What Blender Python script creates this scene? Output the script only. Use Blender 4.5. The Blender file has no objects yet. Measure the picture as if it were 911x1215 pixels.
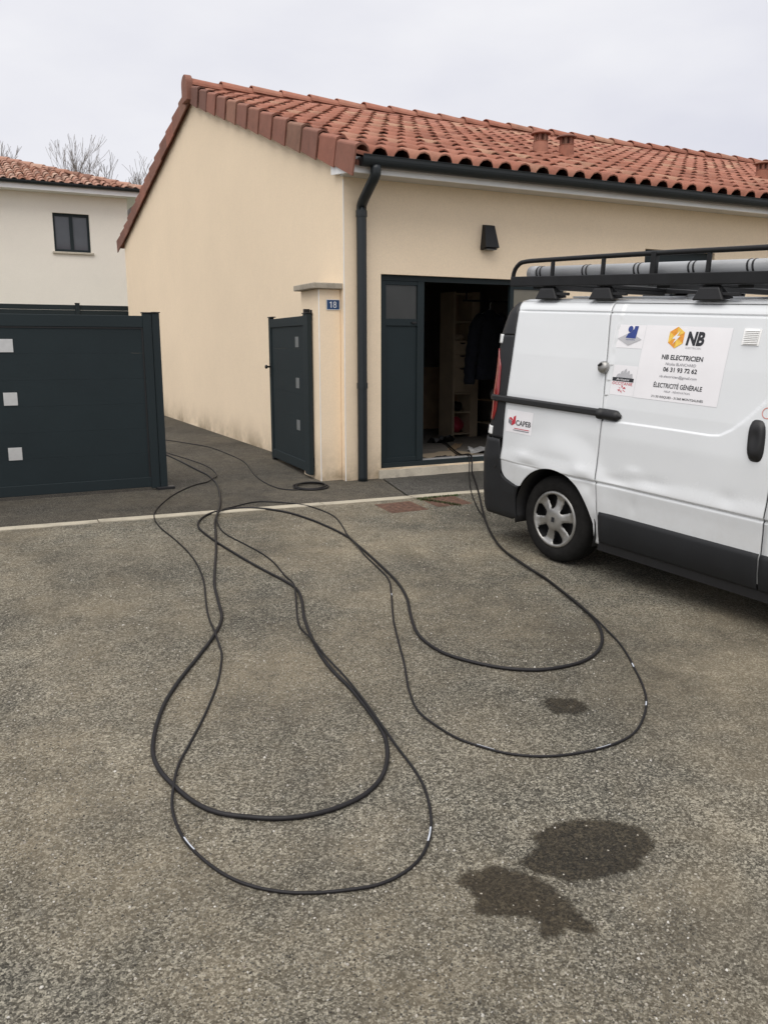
import bpy, bmesh, math, random
from mathutils import Vector, Matrix
R = math.radians
random.seed(7)
S = bpy.context.scene
COL = S.collection

# ------------------------------------------------------------------ camera
cam = bpy.data.cameras.new('camera'); cam_o = bpy.data.objects.new('camera', cam); COL.objects.link(cam_o)
cam.sensor_fit = 'VERTICAL'; cam.sensor_height = 24.0; cam.lens = 982.0/1215.0*24.0
cam.clip_start = 0.05; cam.clip_end = 2000
cam_o.location = (0, 0, 1.46)
cam_o.rotation_euler = (R(90-11.3155), 0, R(-26.65))
S.camera = cam_o

# ------------------------------------------------------------------ sky, sun, exposure
SUN_AZ, SUN_EL = R(230), R(62)          # azimuth from +Y, clockwise: behind the camera, to its left
w = bpy.data.worlds.new('World'); S.world = w; w.use_nodes = True
nt = w.node_tree; nt.nodes.clear()
def N(t, **k):
    n = nt.nodes.new(t)
    for a, b in k.items(): setattr(n, a, b)
    return n
sky = N('ShaderNodeTexSky', sky_type='NISHITA', sun_disc=False, sun_elevation=SUN_EL, sun_rotation=SUN_AZ, dust_density=4.0, ozone_density=1.0)
tc = N('ShaderNodeTexCoord')
mp = N('ShaderNodeMapping'); mp.inputs['Scale'].default_value = (1.0, 1.0, 2.6)
nz = N('ShaderNodeTexNoise'); nz.inputs['Scale'].default_value = 1.9; nz.inputs['Detail'].default_value = 6; nz.inputs['Roughness'].default_value = .5
rp = N('ShaderNodeValToRGB')
rp.color_ramp.elements[0].position = .30; rp.color_ramp.elements[0].color = (4.35, 4.38, 4.85, 1)
rp.color_ramp.elements[1].position = .68; rp.color_ramp.elements[1].color = (5.75, 5.72, 5.82, 1)
mx = N('ShaderNodeMixRGB'); mx.inputs[0].default_value = .955     # a closed layer of pale cloud in front of the clear sky
bg = N('ShaderNodeBackground'); bg.inputs['Strength'].default_value = .1
out = N('ShaderNodeOutputWorld')
L = nt.links.new
L(tc.outputs['Generated'], mp.inputs[0]); L(mp.outputs[0], nz.inputs['Vector']); L(nz.outputs['Fac'], rp.inputs[0])
L(sky.outputs[0], mx.inputs[1]); L(rp.outputs[0], mx.inputs[2]); L(mx.outputs[0], bg.inputs[0]); L(bg.outputs[0], out.inputs[0])
sun = bpy.data.lights.new('sun', 'SUN'); sun.energy = 1.5; sun.angle = R(60); sun.color = (1.0, .96, .90)
sun_o = bpy.data.objects.new('sun', sun); COL.objects.link(sun_o)
sd = Vector((math.sin(SUN_AZ)*math.cos(SUN_EL), math.cos(SUN_AZ)*math.cos(SUN_EL), math.sin(SUN_EL)))
sun_o.rotation_euler = sd.to_track_quat('Z', 'Y').to_euler(); sun_o.location = sd*30
S.view_settings.view_transform = 'Standard'; S.view_settings.look = 'None'
S.view_settings.gamma = 1.0; S.view_settings.use_curve_mapping = False
S.view_settings.exposure = 0.76

# ------------------------------------------------------------------ helpers
class MB:
    """collects shapes, links them as one mesh object"""
    def __init__(s): s.v = []; s.f = []
    def add(s, vs, fs):
        o = len(s.v); s.v += [tuple(p) for p in vs]; s.f += [tuple(i+o for i in f) for f in fs]; return s
    def box(s, x0, x1, y0, y1, z0, z1):
        return s.add([(x0,y0,z0),(x1,y0,z0),(x1,y1,z0),(x0,y1,z0),(x0,y0,z1),(x1,y0,z1),(x1,y1,z1),(x0,y1,z1)],
                     [(0,3,2,1),(4,5,6,7),(0,1,5,4),(1,2,6,5),(2,3,7,6),(3,0,4,7)])
    def obox(s, o, ex, ey, ez):
        o, ex, ey, ez = map(Vector, (o, ex, ey, ez))
        p = [o, o+ex, o+ex+ey, o+ey]; p += [q+ez for q in p]
        return s.add(p, [(0,3,2,1),(4,5,6,7),(0,1,5,4),(1,2,6,5),(2,3,7,6),(3,0,4,7)])
    def prism(s, a, b):
        n = len(a)
        return s.add(list(a)+list(b), [tuple(range(n))[::-1], tuple(range(n, 2*n))]+[(i, (i+1) % n, n+(i+1) % n, n+i) for i in range(n)])
    def grid(s, fn, nu, nv, closed_u=False):
        vs = [fn(i, j) for j in range(nv+1) for i in range(nu+1 if not closed_u else nu)]
        m = nu+1 if not closed_u else nu
        fs = [(j*m+i, j*m+(i+1) % m, (j+1)*m+(i+1) % m, (j+1)*m+i) for j in range(nv) for i in range(nu)]
        return s.add(vs, fs)
    def tube(s, pts, r, n=8, caps=True):
        pts = [Vector(p) for p in pts]; k = len(pts)
        rr = r if isinstance(r, (list, tuple)) else [r]*k
        t0 = (pts[1]-pts[0]).normalized(); up = Vector((0,0,1)) if abs(t0.z) < .9 else Vector((1,0,0))
        u = t0.cross(up).normalized(); vs = []; fs = []
        for i in range(k):
            t = (pts[min(i+1, k-1)]-pts[max(i-1, 0)])
            t = t.normalized() if t.length > 1e-9 else t0
            u = (u-t*u.dot(t)); u = u.normalized() if u.length > 1e-6 else t.orthogonal().normalized()
            b = t.cross(u)
            for j in range(n):
                a = 2*math.pi*j/n
                vs.append(pts[i]+(u*math.cos(a)+b*math.sin(a))*rr[i])
        for i in range(k-1):
            for j in range(n): fs.append((i*n+j, i*n+(j+1) % n, (i+1)*n+(j+1) % n, (i+1)*n+j))
        if caps: fs += [tuple(range(n))[::-1], tuple(range((k-1)*n, k*n))]
        return s.add(vs, fs)
    def lathe(s, prof, c, ax, n=32):
        c = Vector(c); ax = Vector(ax).normalized(); u = ax.orthogonal().normalized(); b = ax.cross(u); m = len(prof)
        vs = [c+ax*h+(u*math.cos(2*math.pi*j/n)+b*math.sin(2*math.pi*j/n))*r for j in range(n) for r, h in prof]
        return s.add(vs, [(j*m+i, j*m+i+1, ((j+1) % n)*m+i+1, ((j+1) % n)*m+i) for j in range(n) for i in range(m-1)])
    def data(s, name, mat, org=(0,0,0), smooth=False, out=None):
        me = bpy.data.meshes.new(name); ox, oy, oz = org
        me.from_pydata([(x-ox, y-oy, z-oz) for x, y, z in s.v], [], s.f)
        bm = bmesh.new(); bm.from_mesh(me)
        bmesh.ops.remove_doubles(bm, verts=bm.verts, dist=1e-5)
        bmesh.ops.recalc_face_normals(bm, faces=bm.faces)
        if out:
            c = Vector(out)-Vector(org)
            if sum(f.normal.dot(f.calc_center_median()-c)*f.calc_area() for f in bm.faces) < 0: bmesh.ops.reverse_faces(bm, faces=bm.faces)
        bm.to_mesh(me); bm.free()
        if smooth: me.shade_smooth()
        if mat: me.materials.append(mat)
        me.update(); return me
ORG = {}
def link(name, me, parent=None, org=(0,0,0), bevel=0, seg=2, solid=0, auto=None):
    o = bpy.data.objects.new(name, me); COL.objects.link(o)
    if parent: o.parent = parent; ORG[o.name] = ORG.get(parent.name, (0,0,0))
    else: o.location = org; ORG[o.name] = tuple(org)
    if solid:
        m = o.modifiers.new('solid', 'SOLIDIFY'); m.thickness = abs(solid); m.offset = -1 if solid > 0 else 1
    if bevel:
        m = o.modifiers.new('bevel', 'BEVEL'); m.width = bevel; m.segments = seg; m.limit_method = 'ANGLE'; m.angle_limit = R(35)
    return o
def part(name, mb, mat, parent, smooth=False, out=None, **k):
    return link(name, mb.data(name, mat, ORG.get(parent.name, (0,0,0)), smooth, out), parent, **k)
def tag(o, label, cat=None, group=None, kind=None):
    if label: o['label'] = label
    if cat: o['category'] = cat
    if group: o['group'] = group
    if kind: o['kind'] = kind
    return o
def thing(name, loc, label, cat, group=None):
    o = bpy.data.objects.new(name, None); COL.objects.link(o); o.location = loc; o.empty_display_size = .2
    ORG[o.name] = tuple(loc); return tag(o, label, cat, group)
def solo(name, mb, mat, loc, label, cat, group=None, smooth=False, **k):
    return tag(link(name, mb.data(name, mat, loc, smooth), None, loc, **k), label, cat, group)
def struct(name, mb, mat, smooth=False, **k):
    return tag(link(name, mb.data(name, mat, (0,0,0), smooth), None, **k), None, kind='structure')
def interp(t, x):
    if x <= t[0][0]: return t[0][1]
    for (a, b), (c, d) in zip(t, t[1:]):
        if x <= c: return b+(d-b)*(x-a)/(c-a)
    return t[-1][1]
def smooth_path(pts, step=.03):
    """Catmull-Rom through points"""
    P = [Vector(p) for p in pts]; P = [P[0]*2-P[1]]+P+[P[-1]*2-P[-2]]; out = []
    for i in range(1, len(P)-2):
        a, b, c, d = P[i-1:i+3]; n = max(2, int((c-b).length/step))
        for k in range(n):
            t = k/n
            out.append(.5*((2*b)+(c-a)*t+(2*a-5*b+4*c-d)*t*t+(3*b-a-3*c+d)*t**3))
    return out+[P[-2]]

# ------------------------------------------------------------------ materials
class MT:
    def __init__(s, name):
        s.m = bpy.data.materials.new(name); s.m.use_nodes = True; s.t = s.m.node_tree
        s.b = s.t.nodes['Principled BSDF']; s.co = None
    def n(s, t, **k):
        x = s.t.nodes.new(t)
        for a, b in k.items():
            if a in x.inputs.keys() if isinstance(a, str) else False: x.inputs[a].default_value = b
            else: setattr(x, a, b)
        return x
    def l(s, a, b): s.t.links.new(a, b)
    def pos(s):
        if not s.co: s.co = s.n('ShaderNodeNewGeometry').outputs['Position']
        return s.co
    def obj(s):
        return s.n('ShaderNodeTexCoord').outputs['Object']
    def noise(s, scale, detail=4, rough=.55, co=None, stretch=None):
        x = s.n('ShaderNodeTexNoise'); x.inputs['Scale'].default_value = scale; x.inputs['Detail'].default_value = detail; x.inputs['Roughness'].default_value = rough
        co = co or s.pos()
        if stretch:
            m = s.n('ShaderNodeMapping'); m.inputs['Scale'].default_value = stretch; s.l(co, m.inputs[0]); co = m.outputs[0]
        s.l(co, x.inputs['Vector']); return x.outputs['Fac']
    def voro(s, scale, co=None, feature='F1', out='Color'):
        x = s.n('ShaderNodeTexVoronoi'); x.feature = feature; x.inputs['Scale'].default_value = scale
        s.l(co or s.pos(), x.inputs['Vector']); return x.outputs[out]
    def ramp(s, fac, stops):
        x = s.n('ShaderNodeValToRGB'); e = x.color_ramp.elements
        while len(e) < len(stops): e.new(.5)
        for i, (p, c) in enumerate(stops):
            e[i].position = p; e[i].color = (c, c, c, 1) if isinstance(c, (int, float)) else (*c, 1)
        s.l(fac, x.inputs[0]); return x.outputs[0]
    def mix(s, fac, a, b, mode='MIX'):
        x = s.n('ShaderNodeMixRGB', blend_type=mode)
        for i, q in enumerate((fac, a, b)):
            if isinstance(q, (int, float)): x.inputs[i].default_value = q if i == 0 else (q, q, q, 1)
            elif isinstance(q, tuple): x.inputs[i].default_value = (*q, 1)
            else: s.l(q, x.inputs[i])
        return x.outputs[0]
    def math(s, op, a, b=None):
        x = s.n('ShaderNodeMath', operation=op)
        for i, q in enumerate((a, b)):
            if q is None: continue
            if isinstance(q, (int, float)): x.inputs[i].default_value = q
            else: s.l(q, x.inputs[i])
        return x.outputs[0]
    def bump(s, h, strength=.3, dist=.01):
        x = s.n('ShaderNodeBump'); x.inputs['Strength'].default_value = strength; x.inputs['Distance'].default_value = dist
        s.l(h, x.inputs['Height']); s.l(x.outputs[0], s.b.inputs['Normal']); return s
    def col(s, c):
        if isinstance(c, tuple): s.b.inputs['Base Color'].default_value = (*c, 1)
        else: s.l(c, s.b.inputs['Base Color'])
        return s
    def set(s, rough=.6, metal=0, spec=.5, **k):
        if isinstance(rough, (int, float)): s.b.inputs['Roughness'].default_value = rough
        else: s.l(rough, s.b.inputs['Roughness'])
        s.b.inputs['Metallic'].default_value = metal; s.b.inputs['Specular IOR Level'].default_value = spec
        for a, b in k.items(): s.b.inputs[a].default_value = b
        return s
def plain(name, c, rough=.6, metal=0, var=.12, scale=6, bump=0, bscale=60, spec=.5, **k):
    m = MT(name); n = m.noise(scale, 5)
    lo = tuple(max(0, q*(1-var)) for q in c); hi = tuple(min(1, q*(1+var)) for q in c)
    m.col(m.ramp(n, [(.3, lo), (.7, hi)])); m.set(rough, metal, spec, **k)
    if bump: m.bump(m.noise(bscale, 3), bump, .01)
    return m.m

def asphalt(name, stones, worn, dark, chip=85, wet=False, white=.93, spots=()):
    """old chip seal: stones of two sizes in worn binder, dusty pale areas, darker greasy ones"""
    m = MT(name)
    warp = m.n('ShaderNodeTexNoise'); warp.inputs['Scale'].default_value = chip*.7; warp.inputs['Detail'].default_value = 2; m.l(m.pos(), warp.inputs['Vector'])
    va = m.n('ShaderNodeVectorMath', operation='MULTIPLY_ADD'); m.l(warp.outputs['Color'], va.inputs[0]); va.inputs[1].default_value = (.45/chip,)*3; m.l(m.pos(), va.inputs[2]); co = va.outputs[0]
    def rnd(sc):
        v = m.n('ShaderNodeSeparateColor'); m.l(m.voro(sc, co), v.inputs[0]); return v.outputs[0]
    q = rnd(chip); q2 = rnd(chip*2.3); fine = m.noise(chip*3.2, 3, .75); mid_ = m.noise(chip*.35, 3, .7)
    val = m.math('ADD', m.math('ADD', m.math('MULTIPLY', q, .44), m.math('MULTIPLY', q2, .30)), m.math('ADD', m.math('MULTIPLY', fine, .24), m.math('MULTIPLY', mid_, .24)))
    K = lambda f: tuple(min(.6, x*f) for x in stones)
    st = m.ramp(val, [(.30, K(.20)), (.45, K(.58)), (.58, K(1.02)), (.70, K(1.8)), (.84, K(3.3))])
    big = m.noise(.55, 5, .62); mid = m.noise(2.6, 5, .65)
    wr = m.ramp(m.math('ADD', m.math('MULTIPLY', big, .65), m.math('MULTIPLY', mid, .35)), [(.42, 0), (.60, 1)])
    for (sx, sy, rx_, ry_, amt) in spots:
        mp_ = m.n('ShaderNodeMapping'); mp_.vector_type = 'TEXTURE'; mp_.inputs['Location'].default_value = (sx, sy, 0); mp_.inputs['Scale'].default_value = (rx_, ry_, 1000); m.l(m.pos(), mp_.inputs[0])
        ln = m.n('ShaderNodeVectorMath', operation='LENGTH'); m.l(mp_.outputs[0], ln.inputs[0])
        bl = m.ramp(m.math('ADD', ln.outputs['Value'], m.math('MULTIPLY', m.math('SUBTRACT', mid, .5), 1.6)), [(.15, amt), (1.0, 0)])
        wr = m.math('MAXIMUM', wr, bl)
    st = m.mix(m.math('MULTIPLY', wr, .75), st, m.mix(.58, st, worn))
    dk = m.ramp(m.noise(1.15, 6, .68, stretch=(1.0, .8, 1)), [(.48, 0), (.68, 1)])
    st = m.mix(m.math('MULTIPLY', dk, .8), st, m.mix(.55, st, dark))
    st = m.mix(m.math('MULTIPLY', m.ramp(q, [(white, 0), (min(white+.012, .999), 1)]), m.ramp(q2, [(.45, 0), (.6, .8)])), st, tuple(min(.62, x*3.4) for x in stones))
    st = m.mix(1, st, m.ramp(m.noise(.42, 5, .6), [(.30, .68), (.5, .98), (.70, 1.24)]), 'MULTIPLY')
    st = m.mix(.8, st, m.ramp(m.noise(6.5, 5, .7), [(.30, .74), (.5, 1.0), (.72, 1.22)]), 'MULTIPLY')
    m.col(st); m.set(.88 if not wet else .62, 0, .25 if not wet else .30)
    m.bump(val, .9 if not wet else .35, .008)
    return m
M = {}
M['road'] = asphalt('road_asphalt', (.112, .104, .083), (.315, .258, .172), (.056, .052, .044), chip=135, white=.945, spots=((1.25, 3.75, .95, .75, 1.0), (1.9, 2.85, .5, .5, .5), (1.0, 6.2, 1.1, .5, .45), (2.9, 2.6, .5, .3, .7), (2.2, 5.4, .5, .6, .35))).m
M['pave'] = asphalt('pavement_asphalt', (.058, .053, .044), (.140, .119, .086), (.032, .030, .026), chip=160, white=.99).m
M['patch'] = asphalt('patch_asphalt', (.060, .057, .051), (.095, .088, .074), (.038, .037, .034), chip=160, white=.99).m
def wet_mat(name, strength):
    """same road stones, darkened by water, edge broken up by noise (uv.x holds the depth inside the outline)"""
    m = asphalt(name, (.027, .022, .014), (.070, .049, .025), (.014, .012, .009), chip=130, white=.97, wet=True)
    at = m.n('ShaderNodeAttribute', attribute_name='inside').outputs['Fac']
    e = m.math('ADD', at, m.math('MULTIPLY', m.math('SUBTRACT', m.noise(60, 5, .8), .5), 1.25))
    a = m.ramp(e, [(.28, 0), (.70, strength)])
    m.l(a, m.b.inputs['Alpha']); return m.m
M['wet'] = wet_mat('wet_asphalt', .80); M['damp'] = wet_mat('damp_asphalt', .72)
def concrete(name, c, sc=3):
    m = MT(name); n = m.noise(sc, 6, .65); f = m.noise(90, 3)
    base = m.ramp(n, [(.28, tuple(x*.62 for x in c)), (.5, c), (.75, tuple(min(1, x*1.18) for x in c))])
    m.col(m.mix(.35, base, m.ramp(f, [(.3, .6), (.7, 1.3)]), 'MULTIPLY')); m.set(.9, 0, .25); m.bump(f, .4, .004); return m.m
M['kerb'] = concrete('kerb_concrete', (.42, .38, .30)); M['sill'] = concrete('sill_concrete', (.52, .47, .38)); M['cap'] = concrete('cap_stone', (.36, .32, .26), 9)
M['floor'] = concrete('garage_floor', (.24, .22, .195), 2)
def render_wall(name, c, dirt=(.20, .15, .09), zlo=.08, zhi=.62, amount=.75):
    """scratched lime render, faint vertical rain marks, mould splashed up from the ground"""
    m = MT(name); big = m.noise(.45, 5, .55); f = m.noise(150, 3, .6)
    b = m.ramp(big, [(.3, tuple(x*.955 for x in c)), (.7, tuple(x*1.03 for x in c))])
    b = m.mix(.3, b, m.ramp(m.noise(7, 5, .7), [(.3, .95), (.7, 1.04)]), 'MULTIPLY')
    b = m.mix(.45, b, m.ramp(f, [(.3, .82), (.7, 1.12)]), 'MULTIPLY')
    b = m.mix(.3, b, m.ramp(m.noise(38, 3, .7), [(.3, .90), (.7, 1.07)]), 'MULTIPLY')
    sep = m.n('ShaderNodeSeparateXYZ'); m.l(m.pos(), sep.inputs[0])
    mr = m.n('ShaderNodeMapRange'); mr.inputs[1].default_value = zlo; mr.inputs[2].default_value = zhi; mr.inputs[3].default_value = 1; mr.inputs[4].default_value = 0
    m.l(sep.outputs[2], mr.inputs[0])
    spots = m.ramp(m.noise(1.3, 6, .7), [(.38, .05), (.62, 1)])
    d = m.math('MULTIPLY', m.math('POWER', mr.outputs[0], 2.2), m.math('MULTIPLY', spots, amount))
    m.col(m.mix(d, b, dirt)); m.set(.92, 0, .2); m.bump(m.math('ADD', f, m.noise(420, 2)), .35, .004); return m.m
M['render'] = render_wall('cream_render', (.89, .732, .540))
M['render2'] = render_wall('pale_render', (.90, .845, .745), amount=.3)
M['anth'] = plain('anthracite_paint', (.0125, .0205, .0235), .6, var=.08, scale=1.2, bump=.05, bscale=300, spec=.3)
M['anth2'] = plain('anthracite_aluminium', (.012, .017, .020), .42, var=.08, scale=2)
M['board'] = plain('anthracite_board', (.0125, .0205, .0235), .62, var=.12, scale=1.5, bump=.12, bscale=90, spec=.28)
M['alu'] = plain('brushed_steel', (.62, .62, .61), .38, metal=.55, var=.06, scale=20)
M['steel'] = plain('shaded_steel', (.20, .21, .21), .5, metal=.3, var=.1, scale=20)  # brushed steel again, its weaker sky reflection painted as a darker colour
M['white'] = plain('white_pvc', (.86, .86, .85), .45, var=.05, scale=2)
M['black'] = plain('black_plastic', (.008, .008, .009), .5, var=.2, scale=8)
M['blackmetal'] = plain('black_metal', (.008, .0085, .0095), .5, var=.25, scale=9, bump=.05, spec=.35)
M['greyplastic'] = plain('grey_plastic', (.015, .016, .018), .62, var=.14, scale=5, bump=.1, bscale=400, spec=.35)
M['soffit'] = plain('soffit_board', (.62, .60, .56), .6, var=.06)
M['glassdark'] = plain('window_glass', (.035, .040, .048), .04, var=.05, spec=.8)
M['glassgrey'] = plain('window_glass_grey', (.085, .092, .105), .08, var=.1, scale=1.5)  # even grey pane colour, lighter than the other window glass
M['frost'] = plain('frosted_glass', (.034, .036, .034), .28, var=.1)
M['frostreflect'] = plain('frosted_glass_reflection', (.17, .155, .12), .3, var=.1)  # same frosted glass, a pale reflection painted into its colour
M['wood'] = plain('pale_wood', (.47, .38, .27), .6, var=.15, scale=4)
M['wooddk'] = plain('worn_wood', (.40, .28, .17), .7, var=.2, scale=5)
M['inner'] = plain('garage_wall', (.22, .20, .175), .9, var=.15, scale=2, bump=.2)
M['cloth'] = plain('navy_cloth', (.010, .012, .020), .9, var=.3, scale=14, bump=.4, bscale=50)
M['whitecloth'] = plain('white_sack', (.62, .62, .62), .7, var=.15, scale=12, bump=.4, bscale=30)
M['redbag'] = plain('red_bag', (.42, .03, .06), .55, var=.2, scale=10)
M['bark'] = plain('winter_bark', (.20, .175, .16), .9, var=.2, scale=3)
M['rust'] = plain('rusty_iron', (.115, .062, .042), .85, var=.4, scale=24, bump=.6, bscale=140)
M['cable'] = plain('cable_rubber', (.010, .009, .010), .55, var=.35, scale=16, bump=.1, bscale=200, spec=.35)
M['print'] = plain('cable_mark_pale', (.50, .53, .58), .4, var=.2, scale=40)
M['bluepl'] = plain('blue_enamel', (.010, .045, .13), .25, var=.05)
M['enamelwhite'] = plain('white_enamel', (.78, .80, .82), .3, var=.03)
M['weed'] = plain('weed_leaf', (.055, .085, .022), .7, var=.4, scale=30)
M['litter'] = plain('dry_litter', (.20, .15, .09), .9, var=.4, scale=30)
M['moss'] = plain('moss', (.045, .055, .018), .95, var=.4, scale=25, bump=.5)
M['terrain'] = plain('far_ground', (.10, .105, .06), .95, var=.3, scale=.3)
def tile_mat(name, stops, dirty=.35):
    m = MT(name); oi = m.n('ShaderNodeObjectInfo').outputs['Random']; ge = m.n('ShaderNodeNewGeometry').outputs['Random Per Island']
    r = m.math('FRACT', m.math('ADD', m.math('MULTIPLY', oi, 7.31), ge))
    c = m.ramp(r, stops); n = m.noise(5, 5, .65); f = m.noise(70, 3, .65)
    c = m.mix(.55, c, m.ramp(n, [(.25, .55), (.5, 1.0), (.8, 1.28)]), 'MULTIPLY')
    c = m.mix(m.math('MULTIPLY', m.ramp(m.noise(9, 6, .7), [(.52, 0), (.72, 1)]), dirty), c, (.11, .075, .055))
    m.col(m.mix(.35, c, m.ramp(f, [(.3, .75), (.7, 1.2)]), 'MULTIPLY')); m.set(.85, 0, .25); m.bump(f, .3, .004); return m.m
M['tile'] = tile_mat('terracotta', [(0, (0.261, 0.109, 0.075)), (.25, (0.351, 0.146, 0.100)), (.5, (0.315, 0.132, 0.088)), (.72, (0.378, 0.167, 0.117)), (.90, (0.351, 0.180, 0.123)), (1, (0.432, 0.255, 0.170))])
M['verge'] = tile_mat('verge_terracotta', [(0, (.17, .085, .066)), (.3, (.24, .115, .085)), (.6, (.30, .125, .088)), (.85, (.22, .125, .09)), (1, (.33, .16, .11))])
M['tile2'] = tile_mat('old_terracotta', [(0, (.28, .13, .085)), (.3, (.42, .24, .175)), (.6, (.36, .20, .15)), (.8, (.55, .38, .29)), (1, (.22, .12, .09))])

# ------------------------------------------------------------------ ground
def kerb_y(x): return 7.29-.0575*x
def gz(x, y):
    """height of the ground: the road climbs to the kerb line, the yard is nearly level"""
    d = y-kerb_y(x)
    if d < 0: return .05*max(d, -14)+.03*min(0, d+14)
    return .025*min(d, 3)
def sheet(xs, ds, dz=0):
    mb = MB()
    def fn(i, j):
        x = xs[i]; d = ds[j]
        if callable(x): x = x(d)
        y = kerb_y(x)+d; return (x, y, gz(x, y)+dz)
    return mb.grid(fn, len(xs)-1, len(ds)-1)
def lin(a, b, n): return [a+(b-a)*i/n for i in range(n+1)]
struct('ground', sheet([-400, -60, 60, 400], [-260, -60, -14, 0, 3, 60, 500], -.06), M['terrain'])
struct('road', sheet(lin(-34, 34, 34), [-40, -25, -14]+lin(-12, -1, 11)+[-.052]), M['road'])
struct('driveway', sheet(lin(-12, 3.0, 8)+[lambda d: 3.825+.20*min(d, 1.1)], [.052, .5, 1, 1.1, 2, 3, 6, 10, 15]), M['pave'])
struct('pavement', sheet([lambda d: 3.841+.20*min(d, 1.1)]+lin(4.5, 20, 10), [.052, .4, .8, 1.1, 1.4]), M['patch'])
# kerb: flush concrete stones, 1 m long, with open joints
kb = tag(link('kerb', MB().add([(-9, kerb_y(-9)-.05, -.06), (20, kerb_y(20)-.05, -.06), (20, kerb_y(20)+.05, -.06), (-9, kerb_y(-9)+.05, -.06)], [(0,1,2,3)]).data('kerb', M['pave'])), None, kind='structure')
x = -8.8; i = 0
while x < 19:
    ln = 1.0 if i % 3 else .93
    y0, y1 = kerb_y(x), kerb_y(x+ln); dz = random.uniform(.002, .006); b = .060+random.uniform(-.006, .004); c = .058+random.uniform(-.004, .002); ns = 7
    a = MB(); vs = []; fs = []
    for k in range(ns+1):
        t = k/ns; xx = x+.004+(ln-.008)*t; yy = y0+(y1-y0)*t; j1 = random.uniform(-.006, .006); z = gz(xx, yy)
        vs += [(xx, yy-b+j1, z-.05), (xx, yy-b+j1, z+dz), (xx, yy+c, z+dz+.004), (xx, yy+c, z-.05)]
    for k in range(ns):
        for q in range(3): fs.append((k*4+q, k*4+q+1, k*4+q+5, k*4+q+4))
    fs += [(0, 1, 2, 3), (ns*4, ns*4+1, ns*4+2, ns*4+3)]
    part('kerbstone', a.add(vs, fs), M['kerb'], kb); x += ln; i += 1
# ------------------------------------------------------------------ the main house
XC, YF, XR, YB = 3.612, 8.12, 18.0, 20.58      # gable plane, front facade plane, far end, rear wall
YR = 13.9                                       # ridge
SL = .342; SB = .219                            # roof slopes, front and rear
def zb(y): return 3.224+SL*(y-8.0) if y <= YR else 3.224+SL*(YR-8.0)-SB*(y-YR)
house = thing('house', (XC, YF, 0), 'cream rendered single-storey house with terracotta tiled gable roof and open garage', 'house')
# gable wall: pentagon slab
gp = [(YF, -.05), (YB, -.05), (YB, zb(YB)+.02), (YR, zb(YR)+.02), (YF, zb(YF)-.05)]
part('gable_wall', MB().prism([(XC, y, z) for y, z in gp], [(XC+.2, y, z) for y, z in gp]), M['render'], house, bevel=.004)
part('gable_wall', MB().prism([(XR-.2, y, z) for y, z in gp], [(XR, y, z) for y, z in gp]), M['render'], house)
part('rear_wall', MB().box(XC+.2, XR-.2, YB-.2, YB-.002, -.05, zb(YB)-.02), M['render'], house)
GX0, GX1, GZ0, GZ1 = 4.04, 6.50, .13, 2.212     # garage opening
WX0, WX1, WZ0, WZ1 = 7.70, 8.90, 1.52, 2.65     # window
TOP = 3.19
def front(y0, y1):
    m = MB(); xs = [XC+.2, GX0, GX1, WX0, WX1, XR-.2]; zs = [-.05, GZ0, WZ0, GZ1, WZ1, TOP]
    hole = lambda i, j: (i == 1 and 1 <= j <= 2) or (i == 3 and 2 <= j <= 3)
    for i in range(5):
        for j in range(5):
            if hole(i, j): continue
            for y in (y0, y1): m.add([(xs[i], y, zs[j]), (xs[i+1], y, zs[j]), (xs[i+1], y, zs[j+1]), (xs[i], y, zs[j+1])], [(0,1,2,3)])
    for (a, b, c, d) in ((GX0, GX1, GZ0, GZ1), (WX0, WX1, WZ0, WZ1)):
        m.add([(a,y0,c),(b,y0,c),(b,y0,d),(a,y0,d),(a,y1,c),(b,y1,c),(b,y1,d),(a,y1,d)], [(0,1,5,4),(1,2,6,5),(2,3,7,6),(3,0,4,7)])
    return m
part('front_wall', front(YF+.002, YF+.22), M['render'], house)
# --- roof deck and tiles
EY = 7.72
deck = MB()
a0 = [(EY+.02, zb(EY+.02)+.10), (YR, zb(YR)+.10), (YB+.42, zb(YB+.42)+.10), (YB+.42, zb(YB+.42)+.04), (YR, zb(YR)+.03), (EY+.02, zb(EY+.02)+.05)]
deck.prism([(XC-.03, y, z) for y, z in a0], [(XR+.05, y, z) for y, z in a0])
roof = part('roof', deck, M['verge'], house)
PITCH, NROW = .2435, 13
SLEN = math.hypot(YR-.10-EY, SL*(YR-.10-EY))+.02; GA = SLEN/NROW
def tile_shape(L, taper=.015):
    px = [-.012, .020, .034, .046, .074, .125, .176, .204, .216, .230, .262]; pz = [.012, .002, .024, .062, .097, .112, .097, .062, .024, .002, .010]
    m = MB(); k = len(px); vs = []
    for y, dz, sc in ((0, taper, 1.0), (L, -.006, .93)):
        for t in (0, -.014):
            for a, b in zip(px, pz): vs.append((a+(.125-a)*(1-sc)*.5, y, b*sc+dz+t))
    fs = []
    for i in range(k-1):
        fs += [(i, i+1, 2*k+i+1, 2*k+i), (i, k+i, k+i+1, i+1)]
    return m.add(vs, fs)
TS = tile_shape(GA+.07)
tile_me = TS.data('roof_tile', M['tile'], smooth=False)
for p in tile_me.polygons: p.use_smooth = abs(p.normal.y) < .9
ang = math.atan(SL); ca, sa = math.cos(ang), math.sin(ang)
ncol = int((XR-XC+.02)/PITCH)
spots = []
for c in range(ncol):
    for r in range(NROW):
        s_ = r*GA-.06; y = EY+s_*ca; z = zb(EY)+.122+s_*sa
        x = XC+.055+c*PITCH
        spots.append(((x-cam_o.location.x)**2+(y)**2+(z-1.46)**2, x, y, z, r))
spots.sort()
def jit(): return random.gauss(0, 1)
far = MB()
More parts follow.
